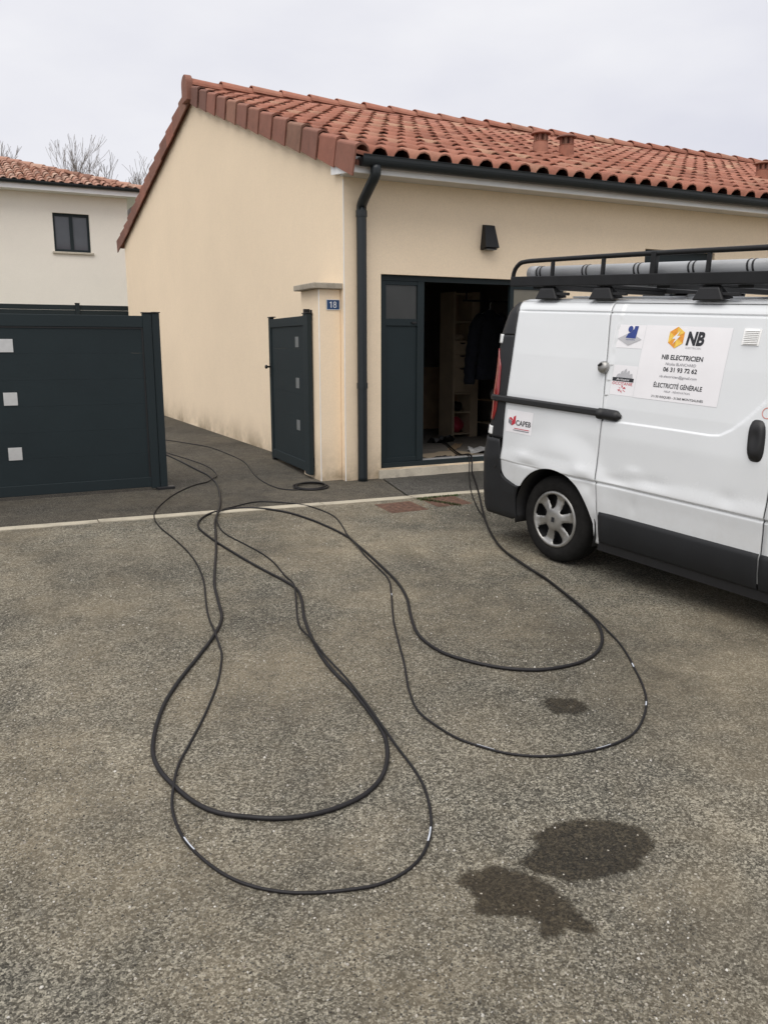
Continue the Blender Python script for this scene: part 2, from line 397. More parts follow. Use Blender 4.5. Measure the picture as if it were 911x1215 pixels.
for k, (d, x, y, z, r) in enumerate(spots):
    jr, jx, jy, jz = jit()*.012, jit()*.003, jit()*.008, abs(jit())*.003
    if k < 300:
        o = link('roof_tile', tile_me, roof)
        o.location = (x+jx-XC, y+jy-YF, z+jz); o.rotation_euler = (ang+jit()*.004, 0, jr)
    else:
        cr, sr = math.cos(jr), math.sin(jr)
        vs = []
        for (a, b, c) in TS.v:
            a, b = a*cr-b*sr, a*sr+b*cr
            vs.append((x+jx+a, y+jy+b*ca-c*sa, z+jz+b*sa+c*ca))
        far.add(vs, TS.f)
tag(part('far_roof_tiles', far, M['tile'], roof), None, kind='stuff')
# rear slope, out of sight from the front
back = MB(); angb = math.atan(SB); cb, sb = math.cos(angb), math.sin(angb); nb = 14
lb = math.hypot(YB+.45-YR, SB*(YB+.45-YR))
TB = tile_shape(lb/nb+.07)
for c in range(ncol):
    for r in range(nb):
        s_ = r*lb/nb; y = YB+.45-s_*cb; z = zb(YB+.45)+.122+s_*sb; x = XC+.055+c*PITCH
        back.add([(x+a, y-b*cb+q*sb, z+b*sb+q*cb) for a, b, q in TB.v], TB.f)
tag(part('rear_roof_tiles', back, M['tile'], roof), None, kind='stuff')
# verge tiles: flap down the gable and roll over the edge
def verge_shape(L):
    o = [(0,-.125),(0,.105),(.004,.118),(.030,.138),(.085,.138),(.125,.110),(.145,.065),(.130,.065),(.108,.105),(.075,.122),(.040,.120),(.018,.095),(.018,-.125)]
    a = [(x-.012 if x < .02 else x, -.004, z*1.04+.022 if z > 0 else z-.012) for x, z in o]
    b = [(x+.004, L, z*.97) for x, z in o]
    return MB().prism(a, b)
vme = verge_shape(GA-.016).data('verge_tile', M['verge'])
vs_all = []
for r in range(NROW):
    s_ = r*GA-.055
    o = link('verge_tile', vme, roof)
    o.location = (-.075+jit()*.003, EY+s_*ca-YF, zb(EY)+.095+s_*sa+jit()*.002); o.rotation_euler = (ang, 0, jit()*.006)
nv = 14; vmb = verge_shape(lb/nv-.010).data('verge_tile', M['verge'])
for r in range(nv):
    s_ = r*lb/nv-.05
    o = link('verge_tile', vmb, roof); o.scale = (1, -1, 1)
    o.location = (-.075+jit()*.003, YB+.45-s_*cb-YF, zb(YB+.45)+.095+s_*sb+jit()*.002); o.rotation_euler = (-angb, 0, jit()*.006)
# ridge tiles
RL = .50
def ridge_shape():
    m = MB(); n = 10; vs = []
    for x, rr, dz in ((0, .150, .010), (RL+.05, .128, -.012)):
        for t in (0, .014):
            for i in range(n+1):
                a = math.pi*i/n; vs.append((x, -math.cos(a)*(rr-t)*1.1, math.sin(a)*(rr-t)*.86+dz-.01))
    k = n+1; fs = []
    for i in range(n): fs += [(i, i+1, 2*k+i+1, 2*k+i), (k+i, 3*k+i, 3*k+i+1, k+i+1), (i, k+i, k+i+1, i+1), (2*k+i, 2*k+i+1, 3*k+i+1, 3*k+i)]
    fs += [(0, 2*k, 3*k, k), (n, k+n, 3*k+n, 2*k+n)]
    return m.add(vs, fs)
rme = ridge_shape().data('ridge_tile', M['tile'])
zr = zb(YR)+.215
for i in range(int((XR-XC+.1)/RL)):
    o = link('ridge_tile', rme, roof); o.location = (-.05+i*RL, YR-YF+jit()*.006, zr+jit()*.005); o.rotation_euler = (0, 0, jit()*.008)
part('ridge_mortar', MB().prism([(XC-.02, YR-.15, zr-.10), (XC-.02, YR+.15, zr-.10), (XC-.02, YR+.09, zr+.07), (XC-.02, YR-.09, zr+.07)], [(XR, YR-.15, zr-.10), (XR, YR+.15, zr-.10), (XR, YR+.09, zr+.07), (XR, YR-.09, zr+.07)]), M['tile'], roof)
# rounded end cap hanging over the gable point
m = MB(); n = 14; out_ = [(-.155, -.24), (-.165, .02)]+[(-math.cos(math.pi*i/n)*.165, .02+math.sin(math.pi*i/n)*.135) for i in range(1, n)]+[(.165, .02), (.155, -.24)]
m.prism([(XC-.135, YR+a, zr+b) for a, b in out_], [(XC-.03, YR+a, zr+b) for a, b in out_])
part('ridge_end_tile', m, M['verge'], roof, bevel=.012)
# terracotta vent pipes with slotted caps
for (x, y) in ((7.24, 9.72), (7.66, 9.70), (11.95, 10.05)):
    z0 = zb(y)+.25
    v = part('roof_vent', MB().lathe([(.0, -.14), (.115, -.14), (.105, .02), (.096, .10), (.102, .105), (.094, .11), (.0, .11)], (x, y, z0), (0,0,1), 20), M['tile'], roof, smooth=False)
    cp = MB()
    for k in range(7):
        a = 2*math.pi*k/7+.3; cp.obox((x+math.cos(a)*.078-.015, y+math.sin(a)*.078-.015, z0+.105), (.030, 0, 0), (0, .030, 0), (0, 0, .095))
    cp.lathe([(0, .195), (.132, .195), (.138, .205), (.122, .222), (.06, .238), (0, .243)], (x, y, z0), (0,0,1), 20)
    cp.lathe([(.0, .11), (.045, .11), (.045, .195), (0, .195)], (x, y, z0), (0,0,1), 12)
    part('vent_cap', cp, M['verge'], v)
# eave: white fascia, soffit, gutter, downpipe
part('fascia', MB().box(XC-.055, XR, 7.775, 7.80, 3.125, 3.275), M['white'], house, bevel=.003)
part('soffit', MB().box(XC-.03, XR, 7.802, YF, 3.145, 3.165), M['soffit'], house)
part('verge_board', MB().add([(XC-.055, 7.80, 3.125), (XC-.01, 7.80, 3.125), (XC-.01, 8.30, zb(8.3)-.14), (XC-.055, 8.30, zb(8.3)-.14), (XC-.055, 7.80, zb(7.8)+.06), (XC-.01, 7.80, zb(7.8)+.06), (XC-.01, 8.30, zb(8.3)+.02), (XC-.055, 8.30, zb(8.3)+.02)], [(0,3,2,1),(4,5,6,7),(0,1,5,4),(1,2,6,5),(2,3,7,6),(3,0,4,7)]), M['white'], house)
gu = MB(); prof = []
gc, gr = (7.705, 3.256), .066
for i in range(13):
    a = math.pi+math.pi*i/12; prof.append((gc[0]+math.cos(a)*gr, gc[1]+math.sin(a)*gr*1.25))
prof = [(prof[0][0]-.008, gc[1]+.006), (prof[0][0]-.012, gc[1]+.016), (prof[0][0]-.003, gc[1]+.020)]+prof
GXL = XC+.005
inner = [(y+(.0025 if y < gc[0] else -.0025), z+.004) for y, z in prof[3:]]
k = len(prof)
gu.add([(GXL, y, z) for y, z in prof]+[(XR, y, z) for y, z in prof], [(i, i+1, k+i+1, k+i) for i in range(k-1)])
gu.add([(GXL, y, z) for y, z in prof[3:]], [tuple(range(k-3))])
part('gutter', gu, M['anth2'], house, smooth=False, solid=.003)
for x in [GXL+.4+i*.6 for i in range(23)]:
    pass
px_ = 3.785
dp = smooth_path([(px_-.01, 7.70, 3.19), (px_-.01, 7.703, 3.13), (px_-.01, 7.725, 3.09), (px_-.007, 7.85, 3.01), (px_-.003, 7.99, 2.92), (px_, 8.04, 2.88), (px_, 8.055, 2.82), (px_, 8.055, 2.5), (px_, 8.055, 1.0), (px_, 8.055, .5), (px_, 8.055, gz(px_, 8.055)-.01)], .05)
pipe = part('downpipe', MB().tube(dp, .052, 20), M['anth2'], house, smooth=True)
for z in (2.79, 1.05):
    part('pipe_collar', MB().lathe([(.052, -.03), (.058, -.03), (.058, .03), (.052, .03)], (px_, 8.055, z), (0,0,1), 20), M['anth2'], pipe)
# --- window behind the van
wf = part('window', MB().box(WX0, WX1, YF+.07, YF+.12, WZ1-.16, WZ1).box(WX0, WX0+.06, YF+.07, YF+.12, WZ0, WZ1-.16).box(WX1-.06, WX1, YF+.07, YF+.12, WZ0, WZ1-.16).box(WX0+.06, WX1-.06, YF+.07, YF+.12, WZ0, WZ0+.06).box(8.26, 8.34, YF+.07, YF+.12, WZ0+.06, WZ1-.16), M['anth'], house, bevel=.004)
for x0, x1 in ((WX0+.06, 8.26), (8.34, WX1-.06)):
    part('pane', MB().box(x0, x1, YF+.092, YF+.102, WZ0+.06, WZ1-.16), M['glassdark'], wf)
part('window_sill', MB().box(WX0-.06, WX1+.06, YF-.04, YF+.07, WZ0-.05, WZ0-.002), M['sill'], house, bevel=.006)
# --- garage: threshold, door, room
ts = MB(); n = 40; vs = []; fs = []
for i in range(n+1):
    x = 4.005+(6.56-4.005)*i/n; yy = YF-.028+random.uniform(-.008, .008); z = gz(x, YF-.04)
    vs += [(x, yy, z-.05), (x, yy+.004, .118+random.uniform(-.003, .003)), (x, YF+.25, .124), (x, YF+.25, z-.05)]
for i in range(n):
    for q in range(3): fs.append((i*4+q, i*4+q+1, i*4+q+5, i*4+q+4))
fs += [(0,1,2,3), (n*4, n*4+1, n*4+2, n*4+3)]
part('threshold', ts.add(vs, fs), M['sill'], house)
DY0, DY1 = YF+.055, YF+.115
gd = part('garage_door', MB().box(GX0, GX1, DY0, DY1, GZ1-.055, GZ1).box(GX0, GX0+.04, DY0, DY1, .126, GZ1-.055).box(GX1-.04, GX1, DY0, DY1, .126, GZ1-.055).box(GX0+.04, GX1-.04, DY0-.01, DY1+.02, .126, .185), M['anth'], house, bevel=.003)
part('track', MB().box(GX0+.55, GX1-.7, DY0+.02, DY1+.05, .186, .192), M['alu'], gd)
for x0, x1 in ((GX0+.042, 4.60), (5.74, GX1-.042)):
    z0, z1 = .188, GZ1-.058
    lf = part('leaf', MB().box(x0, x0+.05, DY0+.008, DY1-.004, z0, z1).box(x1-.085, x1, DY0+.004, DY1-.002, z0, z1).box(x0+.05, x1-.085, DY0+.008, DY1-.004, z1-.045, z1).box(x0+.05, x1-.085, DY0+.008, DY1-.004, 1.68, 1.755).box(x0+.05, x1-.085, DY0+.008, DY1-.004, z0, z0+.05), M['anth'], gd, bevel=.003)
    part('panel', MB().box(x0+.05, x1-.085, DY0+.022, DY0+.04, z0+.05, 1.68), M['board'], lf)
    part('pane', MB().box(x0+.05, x1-.085, DY0+.024, DY0+.034, 1.755, z1-.045), M['frost'] if x0 < 5 else M['frostreflect'], lf)
    part('latch', MB().box(x1-.16, x1-.10, DY0-.008, DY0+.006, 1.705, 1.725), M['black'], lf, bevel=.003)
RX0, RX1, RY1, RZ = 3.84, 7.62, 13.3, 2.75
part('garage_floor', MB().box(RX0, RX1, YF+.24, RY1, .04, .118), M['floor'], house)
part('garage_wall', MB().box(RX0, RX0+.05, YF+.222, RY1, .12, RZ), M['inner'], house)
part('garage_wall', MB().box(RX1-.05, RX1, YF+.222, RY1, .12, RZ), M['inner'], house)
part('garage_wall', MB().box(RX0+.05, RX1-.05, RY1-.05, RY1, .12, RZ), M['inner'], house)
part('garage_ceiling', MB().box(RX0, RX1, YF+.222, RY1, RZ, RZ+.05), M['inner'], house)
# --- things in the garage
sh = thing('shelf_unit', (6.68, 10.62, .118), 'tall narrow pale wood shelf unit with drawers inside the garage', 'shelf')
SX0, SX1, SY0, SY1 = 6.46, 6.90, 10.60, 11.0
for a, b in ((SX0, SX0+.03), (SX1-.13, SX1)):
    part('side_panel', MB().box(a, b, SY0, SY1, .118, 2.24), M['wood'], sh, bevel=.002)
part('back_panel', MB().box(SX0+.03, SX1-.13, SY1-.015, SY1, .118, 2.2), M['wooddk'], sh)
for z in (.16, .48, .76, 1.52, 1.80, 2.20):
    part('shelf', MB().box(SX0+.03, SX1-.13, SY0+.005, SY1-.016, z, z+.022), M['wood'], sh)
for z in (.79, 1.16, 1.345):
    h = .36 if z < 1 else .175
    dr = part('drawer', MB().box(SX0+.034, SX1-.134, SY0-.004, SY0+.016, z, z+h), M['wood'], sh, bevel=.002)
    part('finger_pull', MB().prism([(6.615+math.cos(t)*.05, SY0-.0065, z+h-.006+min(0, math.sin(t))*.022) for t in lin(math.pi, 2*math.pi, 8)], [(6.615+math.cos(t)*.05, SY0-.004, z+h-.006+min(0, math.sin(t))*.022) for t in lin(math.pi, 2*math.pi, 8)]), M['black'], dr)
def lump(name, c, r, mat, label, cat, seed=0, amp=.12, nu=20, nv=12, flat=-.8):
    """soft bag-like body resting at c"""
    rnd = random.Random(seed); ph = [rnd.uniform(0, 6.28) for _ in range(6)]
    def fn(i, j):
        a = 2*math.pi*i/nu; b = -math.pi/2+math.pi*j/nv
        k = 1+amp*(math.sin(3*a+ph[0]+2*b)+.6*math.sin(5*a+ph[1]-3*b)+.5*math.sin(4*b+ph[2]))
        z = max(flat, math.sin(b))
        return (c[0]+math.cos(a)*math.cos(b)*r[0]*k, c[1]+math.sin(a)*math.cos(b)*r[1]*k, c[2]+(z-flat)*r[2])
    return solo(name, MB().grid(fn, nu, nv, True), mat, c, label, cat, smooth=True)
lump('bag', (6.61, 10.78, .183), (.12, .13, .13), M['redbag'], 'red plastic bag on the lowest shelf of the wooden unit', 'bag', 3)
lump('bag', (6.62, 10.78, .503), (.10, .12, .08), M['black'], 'small black bag on the second shelf of the wooden unit', 'bag', 4)
lump('folded_cloth', (6.60, 10.76, 1.543), (.10, .12, .06), M['wood'], 'beige cloth heap on the shelf above the drawers', 'cloth', 5)
# open rack to the right with white sacks
rk = thing('storage_rack', (7.25, 10.45, .118), 'dark low storage rack with white sacks behind the hanging coat', 'rack')
for x in (6.95, 7.46):
    for y in (10.2, 10.65): part('post', MB().box(x, x+.03, y, y+.03, .118, 1.15), M['blackmetal'], rk)
for z in (.32, .66, 1.12): part('shelf', MB().box(6.94, 7.50, 10.19, 10.69, z, z+.02), M['wood'] if z < .4 else M['wooddk'], rk)
lump('sack', (7.12, 10.36, .342), (.12, .11, .16), M['whitecloth'], 'crumpled white sack on the lower rack shelf beneath the coat', 'sack', 8)
lump('sack', (7.10, 10.36, .682), (.13, .11, .10), M['whitecloth'], 'smaller white sack on the middle rack shelf beneath the coat', 'sack', 9)
for k, (x, y, w_, h, t) in enumerate(((6.72, 11.95, .46, .90, .02), (6.90, 12.02, .55, 1.0, .018))):
    pb = MB().obox((x, y, .118), (w_, 0, 0), (0, t, 0), (0, .25, h))
    solo('plywood_board', pb, M['wooddk'], (x+w_/2, y, .118), ('shorter brown plywood board leaning in the dark back of the garage', 'taller brown plywood board leaning behind the shorter board')[k], 'board')
# hanging coat: shoulders, body, sleeve
ct = thing('coat', (6.36, 9.62, 1.0), 'long dark navy coat hanging in the garage doorway', 'coat')
CX, CY = 6.42, 9.62
def coat(i, j, nu=28, nv=22):
    a = 2*math.pi*i/nu; t = j/nv; z = 1.02+t*.92
    wx = interp([(0, .25), (.35, .23), (.75, .235), (.9, .18), (1, .05)], t); wy = interp([(0, .12), (.7, .10), (.92, .07), (1, .04)], t)
    f = 1+.07*math.sin(5*a+.7)*(1-t)+.04*math.sin(9*a+2*t)
    return (CX+math.cos(a)*wx*f, CY+math.sin(a)*wy*f, z)
part('body', MB().grid(coat, 28, 22, True), M['cloth'], ct, smooth=True)
for s, z1 in ((-1, .96), (1, .98)):
    p = smooth_path([(CX+s*.13, CY-.02, 1.84), (CX+s*.23, CY-.03, 1.74), (CX+s*.29, CY-.05, 1.45), (CX+s*.335, CY-.07, 1.2), (CX+s*.35, CY-.075, z1)], .04)
    k = len(p); part('sleeve', MB().tube(p, [.055+.03*math.sin(math.pi*min(1, .25+.6*q/k))+.006*math.sin(q*1.9) for q in range(k)], 14), M['cloth'], ct, smooth=True)
part('hanger', MB().tube(smooth_path([(CX-.2, CY, 1.86), (CX, CY, 1.95), (CX, CY, 2.0), (CX+.02, CY, 2.04), (CX+.0, CY, 2.07), (CX-.03, CY, 2.05)], .02), .006, 6).tube([(CX, CY, 1.95), (CX+.2, CY, 1.86)], .006, 6), M['alu'], ct)
solo('clothes_rail', MB().tube([(6.0, CY, 2.055), (7.56, CY, 2.055)], .014, 10).tube([(6.05, CY, 2.05), (6.05, CY, 2.752)], .010, 8), M['blackmetal'], (6.8, CY, 2.05), 'dark metal clothes rail under the garage ceiling holding the coat', 'rail')
# litter on the garage floor
def flat_bit(name, x, y, w_, d, rot, mat, label, cat, z=.119, h=.012):
    cr, sr = math.cos(rot), math.sin(rot); m = MB(); n = 6; vs = []; rnd = random.Random(int(x*997+y*31))
    for j in range(n+1):
        for i in range(n+1):
            a, b = (i/n-.5)*w_, (j/n-.5)*d; a += rnd.uniform(-.02, .02)*w_*3*(i in (0, n)); b += rnd.uniform(-.02, .02)*d*3*(j in (0, n))
            vs.append((x+a*cr-b*sr, y+a*sr+b*cr, z+.001+rnd.random()**2*h))
    m.add(vs, [(j*(n+1)+i, j*(n+1)+i+1, (j+1)*(n+1)+i+1, (j+1)*(n+1)+i) for j in range(n) for i in range(n)])
    solo(name, m, mat, (x, y, z), label, cat, solid=.004)
flat_bit('cardboard_sheet', 5.35, 8.95, .75, .45, .2, M['wood'], 'flattened pale cardboard sheet on the garage floor by the threshold', 'cardboard')
flat_bit('plastic_sheet', 6.05, 9.0, .55, .5, -.5, M['whitecloth'], 'crumpled pale plastic sheet on the garage floor beside the van', 'plastic sheet', h=.05)
flat_bit('floor_cloth', 5.15, 8.62, .35, .22, .6, M['cloth'], 'dark rag on the garage floor by the door leaf', 'rag', h=.03)
flat_bit('wood_scrap', 5.9, 9.6, .7, .12, .9, M['wooddk'], 'brown wood offcut lying on the garage floor', 'offcut')
flat_bit('tool_bag', 6.0, 10.15, .38, .2, .2, M['black'], 'low black tool bag on the garage floor before the shelves', 'tool bag', h=.10)
# --- fixtures on the facade
wl = thing('wall_light', (5.36, YF, 2.50), 'black wedge-shaped wall light on the facade above the garage', 'wall light')
a = [(5.275, 0, 2.515), (5.425, 0, 2.515), (5.40, 0, 2.785), (5.30, 0, 2.785)]
part('housing', MB().add([(5.27, YF, 2.515), (5.45, YF, 2.515), (5.425, YF, 2.785), (5.295, YF, 2.785), (5.27, YF-.12, 2.535), (5.45, YF-.12, 2.535), (5.425, YF-.055, 2.775), (5.295, YF-.055, 2.775)], [(0,3,2,1),(4,5,6,7),(0,1,5,4),(1,2,6,5),(2,3,7,6),(3,0,4,7)]), M['blackmetal'], wl, bevel=.004)
part('diffuser', MB().box(5.29, 5.43, YF-.10, YF-.01, 2.512, 2.522), M['frost'], wl)
# gate pillar with capstone, number plate
pil = thing('gate_pillar', (3.49, 8.45, .03), 'short cream rendered gate pillar with concrete cap joined to the house corner', 'pillar')
PX0, PX1, PY0, PY1 = 3.365, 3.610, 8.215, 8.72
part('shaft', MB().box(PX0, PX1, PY0, PY1, -.02, 2.045), M['render'], pil, bevel=.005)
part('capstone', MB().box(PX0-.075, PX1+.03, PY0-.06, PY1+.03, 2.046, 2.105), M['cap'], pil, bevel=.008)
part('corner_bead', MB().box(PX0-.0015, PX0+.006, PY0-.0025, PY0+.004, .0, 2.04), M['white'], pil)
part('corner_bead', MB().box(XC-.0025, XC+.006, YF-.0015, YF+.004, .0, 3.12), M['white'], house)
npl = thing('house_number_plate', (3.525, PY0, 1.84), 'blue enamel house number plate reading 18 on the gate pillar', 'number plate')
pl = part('plate', MB().box(3.45, 3.60, PY0-.007, PY0-.001, 1.835, 1.94), M['bluepl'], npl, bevel=.002)
bd = MB()
for q in ((3.45, 3.60, 1.835, 1.839), (3.45, 3.60, 1.936, 1.94), (3.45, 3.454, 1.839, 1.936), (3.596, 3.60, 1.839, 1.936)): bd.box(q[0], q[1], PY0-.0085, PY0-.0072, q[2], q[3])
part('border', bd, M['enamelwhite'], npl)
def text_mesh(s, bold=0.0):
    cu = bpy.data.curves.new('t', 'FONT'); cu.body = s; cu.align_x = 'LEFT'; cu.offset = bold; cu.resolution_u = 4
    o = bpy.data.objects.new('t', cu); COL.objects.link(o); bpy.context.view_layer.update()
    me = bpy.data.meshes.new_from_object(o.evaluated_get(bpy.context.evaluated_depsgraph_get()))
    vs = [tuple(v.co) for v in me.vertices]; fs = [tuple(p.vertices) for p in me.polygons]
    bpy.data.objects.remove(o); bpy.data.curves.remove(cu); bpy.data.meshes.remove(me)
    x0 = min(v[0] for v in vs); x1 = max(v[0] for v in vs); y0 = min(v[1] for v in vs); y1 = max(v[1] for v in vs)
    return [((v[0]-x0)/(x1-x0), (v[1]-y0)/(y1-y0)) for v in vs], fs
one = [(.0, .76), (.0, .86), (.16, .90), (.22, 1.0), (.34, 1.0), (.34, 0), (.20, 0), (.20, .78)]
part('numeral', MB().add([(3.486+u*.062, PY0-.0078, 1.857+v*.062) for u, v in one], [tuple(range(8))]), M['enamelwhite'], npl)
ey = MB()
for cz, ra, rb in ((.275, .275, .30), (.755, .245, .255)):
    ey.grid(lambda i, j: (3.544+(ra-.105*j)*math.cos(i*math.pi/12)*.066, PY0-.0078-.0003*(cz > .5), 1.857+(cz+(rb-.095*j)*math.sin(i*math.pi/12))*.062), 24, 1, True)
part('numeral', ey, M['enamelwhite'], npl)
# ------------------------------------------------------------------ gates
GY = 8.448
gate = thing('driveway_gate', (.2, GY, .04), 'closed wide anthracite driveway gate leaf with three steel squares', 'gate')
gl, gr_ = -1.38, 1.775
st = MB().box(gl, gl+.09, GY, GY+.05, .05, 1.775)
part('stile', st, M['anth'], gate, bevel=.004)
part('stile', MB().box(1.612, 1.696, GY-.004, GY+.05, .05, 1.775), M['anth'], gate, bevel=.004)
ms = part('meeting_stile', MB().box(1.700, gr_, GY+.004, GY+.062, .045, 1.780), M['anth'], gate, bevel=.005)
part('stile_cap', MB().box(1.604, 1.699, GY-.010, GY+.056, 1.776, 1.787), M['black'], gate, bevel=.003)
part('stile_cap', MB().box(1.701, gr_+.008, GY-.004, GY+.068, 1.781, 1.791), M['black'], gate, bevel=.003)
part('top_rail', MB().box(gl+.09, 1.612, GY+.001, GY+.047, 1.642, 1.752), M['anth'], gate, bevel=.004)
part('bottom_rail', MB().box(gl+.09, 1.612, GY+.001, GY+.047, .064, .165), M['anth'], gate, bevel=.004)
nbd = 6; bh = (1.642-.165)/nbd
for k in range(nbd):
    part('board', MB().box(gl+.09, 1.612, GY+.014, GY+.034, .165+k*bh+.0002, .165+(k+1)*bh-.0002), M['board'], gate, bevel=.0009, seg=1)
part('glazing_bead', MB().box(gl+.09, 1.612, GY+.008, GY+.014, 1.628, 1.641), M['black'], gate)
part('glazing_bead', MB().box(1.596, 1.611, GY+.008, GY+.014, .166, 1.627), M['black'], gate)
for z in (1.407, .921, .409):
    part('steel_square', MB().box(.317, .436, GY+.009, GY+.0135, z, z+.119), M['alu'], gate, bevel=.001)
zz = gz(1.75, GY)
part('ground_stop', MB().box(1.66, 1.84, GY-.03, GY+.07, zz-.005, zz+.028), M['black'], gate, bevel=.006)
part('drop_bolt', MB().tube([(1.735, GY+.075, .03), (1.735, GY+.075, .55)], .009, 8), M['black'], gate)

pg = thing('pedestrian_gate', (3.35, 8.55, .05), 'narrow anthracite gate leaf standing open beside the cream pillar', 'gate')
po = Vector((3.338, 8.548, 0)); pd = Vector((.058, .998, 0)).normalized(); pn = Vector((-pd.y, pd.x, 0))   # pn faces the yard
def pgb(q0, q1, n0, n1, z0, z1): return MB().obox(po+pd*q0+pn*n0+Vector((0,0,z0)), pd*(q1-q0), pn*(n1-n0), Vector((0,0,z1-z0)))
Q0, Q1 = -.165, 1.36
part('stile', pgb(Q0, Q0+.15, -.022, .03, .075, 1.80), M['anth'], pg, bevel=.004)
part('stile', pgb(Q1-.085, Q1, -.022, .026, .095, 1.80), M['anth'], pg, bevel=.004)
part('stile_cap', pgb(Q0-.008, Q0+.158, -.03, .038, 1.801, 1.812), M['black'], pg, bevel=.003)
part('stile_cap', pgb(Q1-.15, Q1+.01, -.03, .034, 1.801, 1.812), M['black'], pg, bevel=.003)
part('top_rail', pgb(Q0+.15, Q1-.085, -.02, .024, 1.682, 1.782), M['anth'], pg, bevel=.004)
part('bottom_rail', pgb(Q0+.15, Q1-.085, -.02, .024, .10, .205), M['anth'], pg, bevel=.004)
for k in range(6):
    h = (1.682-.205)/6
    part('board', pgb(Q0+.15, Q1-.085, -.008, .010, .205+k*h+.0002, .205+(k+1)*h-.0002), M['board'], pg, bevel=.0009, seg=1)
for z in (1.45, 1.0, .53):
    part('steel_square', pgb(.20, .32, .0105, .014, z, z+.115), M['steel'], pg, bevel=.001)
hd = part('handle_plate', pgb(Q1-.065, Q1-.02, .0265, .031, 1.10, 1.26), M['black'], pg)
c = po+pd*(Q1-.045)+Vector((0,0,1.215))
part('knob', MB().lathe([(0, .031), (.012, .031), (.010, .06), (.022, .066), (.026, .08), (.018, .092), (0, .095)], c, pn, 16), M['black'], pg, smooth=True)
for z in (1.74, .16):
    hg = part('hinge', pgb(Q0+.02, Q0+.06, -.052, -.024, z, z+.10), M['black'], pg, bevel=.003)
part('hinge_bracket', MB().box(3.30, 3.363, 8.465, 8.495, 1.813, 1.85).box(3.345, 3.3635, 8.465, 8.495, 1.70, 1.812), M['black'], pg)
part('ground_stop', pgb(Q1-.10, Q1-.04, -.03, .03, .072, .094), M['black'], pg)

# ------------------------------------------------------------------ boundary fence at the back of the yard
FY = 21.5
fence = thing('boundary_fence', (.0, FY, .07), 'anthracite horizontal slat fence running below the neighbouring white house', 'fence')
part('base_wall', MB().box(-9, 4.5, FY, FY+.15, .0, .62), M['render2'], fence)
px = [-8.2, -6.4, -4.6, -2.8, -1.0, .8, 2.6, 4.4]
for x in px:
    p = part('post', MB().box(x-.05, x+.05, FY+.01, FY+.11, .62, 2.468), M['anth'], fence, bevel=.004)
    part('post_cap', MB().box(x-.056, x+.056, FY+.004, FY+.116, 2.469, 2.48), M['black'], p)
for a, b in zip(px, px[1:]):
    for k in range(15):
        part('slat', MB().box(a+.051, b-.051, FY+.045, FY+.075, .65+k*.119, .65+k*.119+.115), M['anth'], fence, bevel=.003, seg=1)

# ------------------------------------------------------------------ neighbouring house
LX0, LX1, LY0, LY1, LZ = -8.0, 4.70, 26.0, 33.4, 5.66
nh = thing('neighbour_house', (-1.6, LY0, .05), 'pale two-storey house with hipped tile roof beyond the fence', 'house')
wx0, wx1, wz0, wz1 = 2.64, 3.62, 4.10, 5.15
m = MB(); xs = [LX0, wx0, wx1, LX1]; zs = [0, wz0, wz1, LZ]
for i in range(3):
    for j in range(3):
        if i == 1 and j == 1: continue
        m.add([(xs[i], LY0, zs[j]), (xs[i+1], LY0, zs[j]), (xs[i+1], LY0, zs[j+1]), (xs[i], LY0, zs[j+1])], [(0,1,2,3)])
m.add([(wx0,LY0,wz0),(wx1,LY0,wz0),(wx1,LY0,wz1),(wx0,LY0,wz1),(wx0,LY0+.2,wz0),(wx1,LY0+.2,wz0),(wx1,LY0+.2,wz1),(wx0,LY0+.2,wz1)], [(0,1,5,4),(1,2,6,5),(2,3,7,6),(3,0,4,7)])
m.add([(LX0,LY0,0),(LX1,LY0,0),(LX1,LY1,0),(LX0,LY1,0),(LX0,LY0,LZ),(LX1,LY0,LZ),(LX1,LY1,LZ),(LX0,LY1,LZ)], [(1,2,6,5),(2,3,7,6),(3,0,4,7)])
part('wall', m, M['render2'], nh)
wn = part('window', MB().box(wx0, wx1, LY0+.08, LY0+.15, wz1-.07, wz1).box(wx0, wx1, LY0+.08, LY0+.15, wz0, wz0+.07).box(wx0, wx0+.06, LY0+.08, LY0+.15, wz0+.07, wz1-.07).box(wx1-.06, wx1, LY0+.08, LY0+.15, wz0+.07, wz1-.07).box(3.085, 3.175, LY0+.075, LY0+.15, wz0+.07, wz1-.07), M['anth'], nh, bevel=.005)
for a, b in ((wx0+.06, 3.085), (3.175, wx1-.06)): part('pane', MB().box(a, b, LY0+.12, LY0+.13, wz0+.07, wz1-.07), M['glassgrey'], wn)
part('window_sill', MB().box(wx0-.06, wx1+.07, LY0-.06, LY0+.08, wz0-.06, wz0-.002), M['sill'], nh, bevel=.01)
ex0, ex1, ey0, ey1, ez = LX0-.42, LX1+.38, 25.52, LY1+.45, 5.78
part('soffit', MB().box(ex0, ex1, ey0+.03, ey1, LZ, LZ+.03), M['white'], nh)
part('fascia', MB().box(ex0, ex1, ey0, ey0+.025, LZ-.01, 5.80), M['white'], nh)
gg = MB(); pr = [(ey0-.005+math.cos(math.pi+math.pi*i/8)*.065-.065, 5.86+math.sin(math.pi+math.pi*i/8)*.085) for i in range(9)]
gg.add([(ex0, y, z) for y, z in pr]+[(ex1, y, z) for y, z in pr], [(i, i+1, 9+i+1, 9+i) for i in range(8)]).add([(ex1, y, z) for y, z in pr], [tuple(range(9))])
part('gutter', gg, M['anth2'], nh, solid=.004)
hs = .325; half = (ey1-ey0)/2; zt = ez+hs*half
A, B, C_, D = (ex0, ey0, ez), (ex1, ey0, ez), (ex1, ey1, ez), (ex0, ey1, ez); E1, E2 = (ex0+half, ey0+half, zt), (ex1-half, ey0+half, zt)
